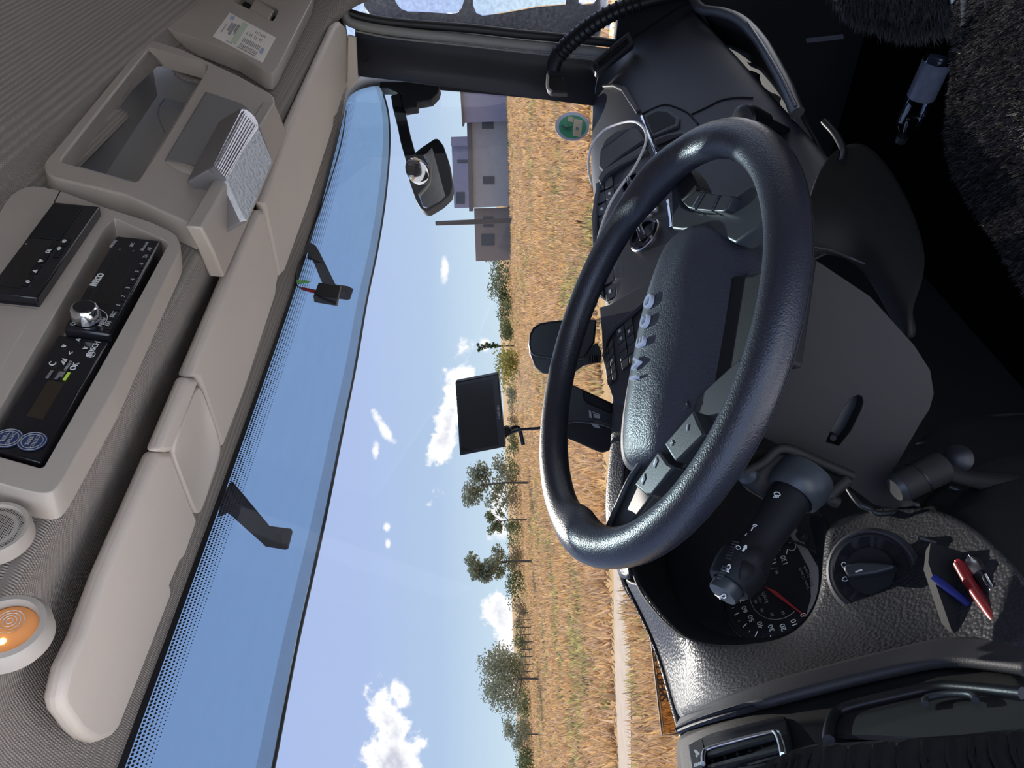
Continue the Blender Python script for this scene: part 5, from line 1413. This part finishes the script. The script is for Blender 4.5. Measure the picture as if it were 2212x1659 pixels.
# ================================================================== the field and what stands beyond it
GM = bpy.data.materials.new('dry field'); GM.use_nodes = True; t = GM.node_tree; b = t.nodes['Principled BSDF']; b.inputs['Roughness'].default_value = 1; b.inputs['Specular IOR Level'].default_value = .1
tcn = t.nodes.new('ShaderNodeTexCoord')
n1 = t.nodes.new('ShaderNodeTexNoise'); n1.inputs['Scale'].default_value = .35; n1.inputs['Detail'].default_value = 9; n1.inputs['Roughness'].default_value = .7
t.links.new(tcn.outputs['Object'], n1.inputs['Vector'])
rp_ = t.nodes.new('ShaderNodeValToRGB'); t.links.new(n1.outputs[0], rp_.inputs[0]); c_ = rp_.color_ramp
c_.elements[0].position = .30; c_.elements[0].color = (.24, .20, .07, 1); c_.elements[1].position = .72; c_.elements[1].color = (.62, .42, .20, 1)
e_ = c_.elements.new(.42); e_.color = (.42, .27, .12, 1); e_ = c_.elements.new(.55); e_.color = (.54, .34, .15, 1)
t.links.new(rp_.outputs[0], b.inputs['Base Color'])
struct(mesh('ground', [V((-250, -60, 0)), V((420, -60, 0)), V((420, 420, 0)), V((-250, 420, 0))], [[0, 1, 2, 3]], GM), 'dry golden brown field')
struct(mesh('bounce_pavement', [V((-70, -60, .02)), V((70, -60, .02)), V((70, 1.5, .02)), V((6.5, 3.2, .02)), V((3.5, 6.2, .02)), V((-70, 7.5, .02))], [[0, 1, 2, 3, 4, 5]], mat('pale bounce gravel', (.66, .64, .60), 1, spec=.1, var=.15, vscale=9)), 'pale bounce gravel added under the cab for neutral fill light')  # unseen pale ground, added so neutral light bounces up into the cab
TRK = mat('pale sandy track', (.56, .45, .33), 1, spec=.1, var=.2, vscale=3)
tk = [(1364, 1800), (1363, 1500), (1361, 1250), (1358, 1000), (1352, 700), (1345, 400), (1328, 400), (1320, 700), (1324, 1000), (1325, 1230), (1328, 1450), (1337, 1659), (1340, 1800)]
struct(mesh('road', [PZ(x, y, .012) for x, y in tk], [list(range(len(tk)))], TRK), 'pale sandy track crossing the field')


def gcol(name, cols):
    m = bpy.data.materials.new(name); m.use_nodes = True; t = m.node_tree; b = t.nodes['Principled BSDF']; b.inputs['Roughness'].default_value = .9; b.inputs['Specular IOR Level'].default_value = .1
    a = t.nodes.new('ShaderNodeAttribute'); a.attribute_name = 'tint'; t.links.new(a.outputs['Color'], b.inputs['Base Color'])
    tr_ = t.nodes.new('ShaderNodeBsdfTranslucent'); t.links.new(a.outputs['Color'], tr_.inputs[0]); mx = t.nodes.new('ShaderNodeMixShader'); mx.inputs[0].default_value = .35
    t.links.new(b.outputs[0], mx.inputs[1]); t.links.new(tr_.outputs[0], mx.inputs[2]); t.links.new(mx.outputs[0], t.nodes['Material Output'].inputs[0])
    return m


TINT = gcol('plant tint', None)


def tinted(name, vs, f, cols, parent=None):
    "cols: one colour per face"
    me = bpy.data.meshes.new(name); me.from_pydata(vs, [], f); me.materials.append(TINT)
    at = me.attributes.new('tint', 'FLOAT_COLOR', 'FACE'); at.data.foreach_set('color', [c for col in cols for c in (*col, 1)])
    o = bpy.data.objects.new(name, me); return link(o, parent)


random.seed(11)
from mathutils import noise
GC = [(.80, .56, .28), (.70, .46, .22), (.54, .37, .22), (.72, .52, .34), (.44, .41, .17), (.60, .54, .24), (.36, .28, .17), (.64, .45, .32)]
vs = []; f = []; cols = []
fwd = math.pi / 2 - YAW
trkv = lambda X, Y: 12.9 < (X - CAM.x) * _F.x + (Y - CAM.y) * _F.y < 15.6 and True
for i in range(52000):
    r = 7.5 * (1 + 17 * (random.random() ** 1.35)); a = YAW + random.uniform(-.66, .62)
    X = CAM.x + math.sin(a) * r; Y = CAM.y + math.cos(a) * r
    if trkv(X, Y): continue
    nz_ = noise.noise(V((X * .16, Y * .16, 0))); n3 = noise.noise(V((X * .7, Y * .7, 4)))
    h = (.20 + .16 * random.random() + .14 * n3) * (1 + .3 * nz_); wd = .012 + .0016 * r
    base_ = GC[random.randrange(4)] if nz_ + n3 * .7 > -.12 else GC[random.randrange(8)]
    if nz_ * .8 + n3 < -.38: base_ = GC[random.choice((4, 5, 5, 6))]
    g = random.uniform(.75, 1.2); col = tuple(min(.9, c * g) for c in base_)
    for b_ in range(3):
        t_ = random.uniform(0, 6.28); ox, oy = random.uniform(-.12, .12) * (1 + r * .03), random.uniform(-.12, .12) * (1 + r * .03)
        lx, ly = random.uniform(-.5, .5) * h, random.uniform(-.5, .5) * h; k = len(vs)
        vs += [(X + ox - math.cos(t_) * wd, Y + oy - math.sin(t_) * wd, 0), (X + ox + math.cos(t_) * wd, Y + oy + math.sin(t_) * wd, 0), (X + ox + lx, Y + oy + ly, h)]
        f.append((k, k + 1, k + 2)); cols.append(col)
o = tinted('grass', vs, f, cols); o['kind'] = 'stuff'; o['label'] = 'long dry golden grass covering the field'


def at_ground(py, dist, px=1090):
    d = ray(px, py); h = V((d.x, d.y, 0)).normalized(); return V((CAM.x + h.x * dist, CAM.y + h.y * dist, 0))


def z_at(px, py, dist):
    d = ray(px, py); return CAM.z + d.z / math.hypot(d.x, d.y) * dist


def leafblob(vs, f, cols, c, rad, n_, size, col, squash=.8):
    for i in range(n_):
        d = V((random.gauss(0, 1), random.gauss(0, 1), random.gauss(0, 1))).normalized() * (random.random() ** .45)
        p = c + V((d.x * rad, d.y * rad, d.z * rad * squash)); a = V((random.gauss(0, 1), random.gauss(0, 1), random.gauss(0, 1))).normalized(); b = a.orthogonal().normalized()
        s = size * random.uniform(.6, 1.3); k = len(vs)
        vs += [tuple(p + a * s), tuple(p - a * s * .5 + b * s * .7), tuple(p - a * s * .5 - b * s * .7)]; f.append((k, k + 1, k + 2))
        g = random.uniform(.7, 1.25); cols.append(tuple(min(.8, c_ * g) for c_ in col))


BARK = mat('grey bark', (.11, .10, .085), .9)


def tree(name, label, py, dist, toppx, width, col, dense, cat='tree', seed=1, branches=9, group=None, base_px=1090):
    random.seed(seed)
    p0 = at_ground(py, dist); H = max(.6, z_at(toppx, py, dist)); t_ = thing(name, label, cat, p0, group)
    bvs = []
    if branches:
        tube('trunk', [p0, p0 + V((.02 * H, 0, H * .45)), p0 + V((-.02 * H, .01 * H, H * .85))], lambda t: H * .022 * (1 - .75 * t), BARK, t_, 6, res=3)
    vs = []; f = []; cols = []; bl = []
    for i in range(branches):
        a = random.uniform(0, 6.28); z0 = H * random.uniform(.25, .75); L_ = width * random.uniform(.5, 1.0) * (1.15 - z0 / H * .5)
        e = p0 + V((math.cos(a) * L_, math.sin(a) * L_, min(H, z0 + H * random.uniform(.12, .35)))); s_ = p0 + V((0, 0, z0))
        bl.append((s_, e))
        leafblob(vs, f, cols, lerp(s_, e, .9), width * .34, int(dense), H * .022 + .03, col); leafblob(vs, f, cols, lerp(s_, e, .6), width * .26, int(dense * .5), H * .02 + .03, col)
    for j, (s_, e) in enumerate(bl[:8]): tube('branch', [s_, lerp(s_, e, .5) + V((0, 0, -.02 * H)), e], lambda t: H * .009 * (1 - .8 * t) + .006, BARK, t_, 5, res=2)
    if not branches:
        n_ = max(4, int(width / .8))
        for i in range(n_):
            dx_ = random.uniform(-width, width); rr = H * random.uniform(.32, .5)
            leafblob(vs, f, cols, p0 + V((dx_ * math.cos(YAW), -dx_ * math.sin(YAW), max(rr * .6, H - rr) * random.uniform(.55, 1.0))), rr, int(dense), .06 + H * .03, col)
        leafblob(vs, f, cols, p0 + V((0, 0, H * .35)), H * .45, int(dense * 2), .06 + H * .03, col)
    o = tinted('crown', vs, f, cols, t_); o['kind'] = 'stuff'
    return t_


SAGE = (.34, .36, .24); OLIVE = (.24, .27, .12); DKG = (.13, .18, .07); YEL = (.46, .42, .12); BRN = (.42, .33, .20)
tree('bare_tree', 'thin spreading tree just left of the navigator screen', 1045, 60, 1008, 2.2, SAGE, 150, seed=2, branches=16)
tree('bare_tree', 'thin grey green tree seen above the left part of the wheel rim', 1215, 62, 1012, 1.9, SAGE, 170, seed=5, branches=16)
tree('round_tree', 'wide airy tree in front of a white cloud at the far left', 1470, 60, 1042, 3.2, SAGE, 170, seed=7, branches=22)
tree('young_tree', 'small sparse tree at the far left edge of the field', 1590, 64, 1094, 1.6, SAGE, 110, seed=9, branches=12)
tree('young_tree', 'short sparse tree beside the thin spreading tree', 1125, 66, 1052, 1.3, OLIVE, 120, seed=12, branches=10)
tree('conifer', 'tiny dark pointed conifer on the skyline above the sensor box', 748, 90, 1022, .7, DKG, 60, seed=13, branches=10)
tree('yellow_bush', 'yellow green bush on the skyline above the navigator screen', 785, 72, 1052, 2.0, YEL, 260, 'bush', 14, 0)
tree('dark_bush', 'dark green bush at the end of the grey sheds', 590, 95, 1034, 2.6, OLIVE, 260, 'bush', 15, 0)
tree('dark_bush', 'long dark green hedge behind the field, left of the sheds', 655, 95, 1058, 4.6, DKG, 260, 'bush', 16, 0)
tree('dark_bush', 'low green hedge between the dark hedge and the yellow bush', 720, 92, 1072, 4.0, OLIVE, 260, 'bush', 17, 0)
for i, (py, top_, c_) in enumerate(((850, 1085, OLIVE), (910, 1092, BRN), (965, 1082, OLIVE), (1020, 1072, OLIVE), (1080, 1078, BRN), (1140, 1082, OLIVE), (1200, 1084, BRN), (1260, 1080, DKG), (1320, 1100, BRN), (1390, 1100, OLIVE), (1450, 1094, BRN), (1520, 1102, OLIVE), (1580, 1106, BRN), (1640, 1104, DKG), (1700, 1106, OLIVE))):
    tree('far_bush', 'low %s bush in the far line behind the field, %s from the sheds' % ('brown' if c_ == BRN else 'green', ('first', 'second', 'third', 'fourth', 'fifth', 'sixth', 'seventh', 'eighth', 'ninth', 'tenth', 'eleventh', 'twelfth', 'thirteenth', 'fourteenth', 'fifteenth')[i]), py, 88, top_, 2.6, c_, 170, 'bush', 30 + i, 0, 'low bushes in the far line behind the field')


def wallm(name, col): return mat(name, col, .9, var=.12, vscale=1.5)


WALLG = wallm('weathered grey wall', (.40, .39, .39)); WALLV = wallm('violet grey wall', (.30, .29, .38)); WALLB = wallm('brown rubble wall', (.27, .235, .21)); ROOFD = wallm('dark roof', (.15, .14, .14)); WIN = mat('dark window', (.05, .06, .08), .3)


def facade(name, label, quad, dist, depth, m, wins=(), roof=None, cat='building'):
    "quad: y right, y left, top pixel at each; built as a box standing on the ground"
    yr, yl, tr_, tl_ = quad
    a, b_ = at_ground(yr, dist), at_ground(yl, dist); za, zb = z_at(tr_, yr, dist), z_at(tl_, yl, dist)
    t_ = thing(name, label, cat, lerp(a, b_, .5)); n = V((a.y - b_.y, b_.x - a.x, 0)).normalized()
    if n.dot(a - CAM) < 0: n = -n
    P = [a, b_, b_ + V((0, 0, zb)), a + V((0, 0, za))]
    mesh('wall', P + [p + n * depth for p in P], [[0, 1, 2, 3], [4, 7, 6, 5], [0, 4, 5, 1], [1, 5, 6, 2], [2, 6, 7, 3], [3, 7, 4, 0]], m, t_)
    if roof:
        rz = roof
        R_ = [P[3] - n * .4 + (P[3] - P[2]).normalized() * .4, P[2] - n * .4 + (P[2] - P[3]).normalized() * .4, P[2] + n * (depth + .4), P[3] + n * (depth + .4)]
        mesh('roof', R_ + [p + V((0, 0, rz)) for p in R_], [[0, 1, 2, 3], [4, 7, 6, 5], [0, 4, 5, 1], [1, 5, 6, 2], [2, 6, 7, 3], [3, 7, 4, 0]], ROOFD, t_)
    for (y0, y1, x0, x1) in wins:
        q_ = []
        for (yy, xx) in ((y0, x1), (y1, x1), (y1, x0), (y0, x0)):
            q_.append(PN(xx, yy, a - n * .03, n))
        w_ = mesh('window', [p + n * .02 for p in q_] + [p - n * .05 for p in q_], [[0, 1, 2, 3], [4, 7, 6, 5], [0, 4, 5, 1], [1, 5, 6, 2], [2, 6, 7, 3], [3, 7, 4, 0]], WIN, t_)
    return t_


facade('grey_barn', 'long light grey barn with small dark windows beyond the field', (190, 446, 1016, 1022), 90, 8, WALLG, ((262, 278, 1041, 1066), (381, 398, 1043, 1068)), .5)
facade('rubble_shed', 'low brown grey shed beside the light grey barn', (448, 562, 1024, 1028), 92, 6, WALLB, ((468, 490, 1044, 1066), (505, 530, 1040, 1068)))
facade('grey_house', 'violet grey house rising behind the light grey barn', (300, 446, 975, 981), 105, 8, WALLV, ((345, 352, 988, 1010), (415, 440, 985, 1004)), .0)
facade('roof_block', 'dark square block on top of the violet house', (292, 312, 974, 974), 104, 3, WALLV)
facade('farm_tank', 'small blue violet tank shed at the right end of the barn', (195, 262, 998, 1002), 88, 4, WALLV, (), .2)
pl_ = thing('utility_pole', 'tall dark wooden utility pole in front of the sheds', 'pole', at_ground(478, 80))
pb = at_ground(477, 80)
tube('pole_shaft', [pb, pb + V((0, 0, z_at(941, 487, 80)))], lambda t: .30 - .06 * t, mat('dark weathered wood', (.09, .085, .08), .9), pl_, 10, smooth=False)
fe = thing('wire_fence', 'faint wire fence along the far edge of the field', 'fence', at_ground(1400, 70))
for i in range(9):
    p = at_ground(1325 + i * 16, 70); tube('post', [p, p + V((0, 0, 1.3))], .05, BARK, fe, 6, smooth=False)
for z_ in (.5, .9, 1.25): tube('wire', [at_ground(1325, 70) + V((0, 0, z_)), at_ground(1453, 70) + V((0, 0, z_))], .02, BARK, fe, 4, smooth=False)
# rear of the cab, behind the seats
struct(box('wall_back', (-1.05, -1.20, 1.15), (1.05, -1.15, 2.95), FABRIC, None), 'fabric covered back wall of the cab')
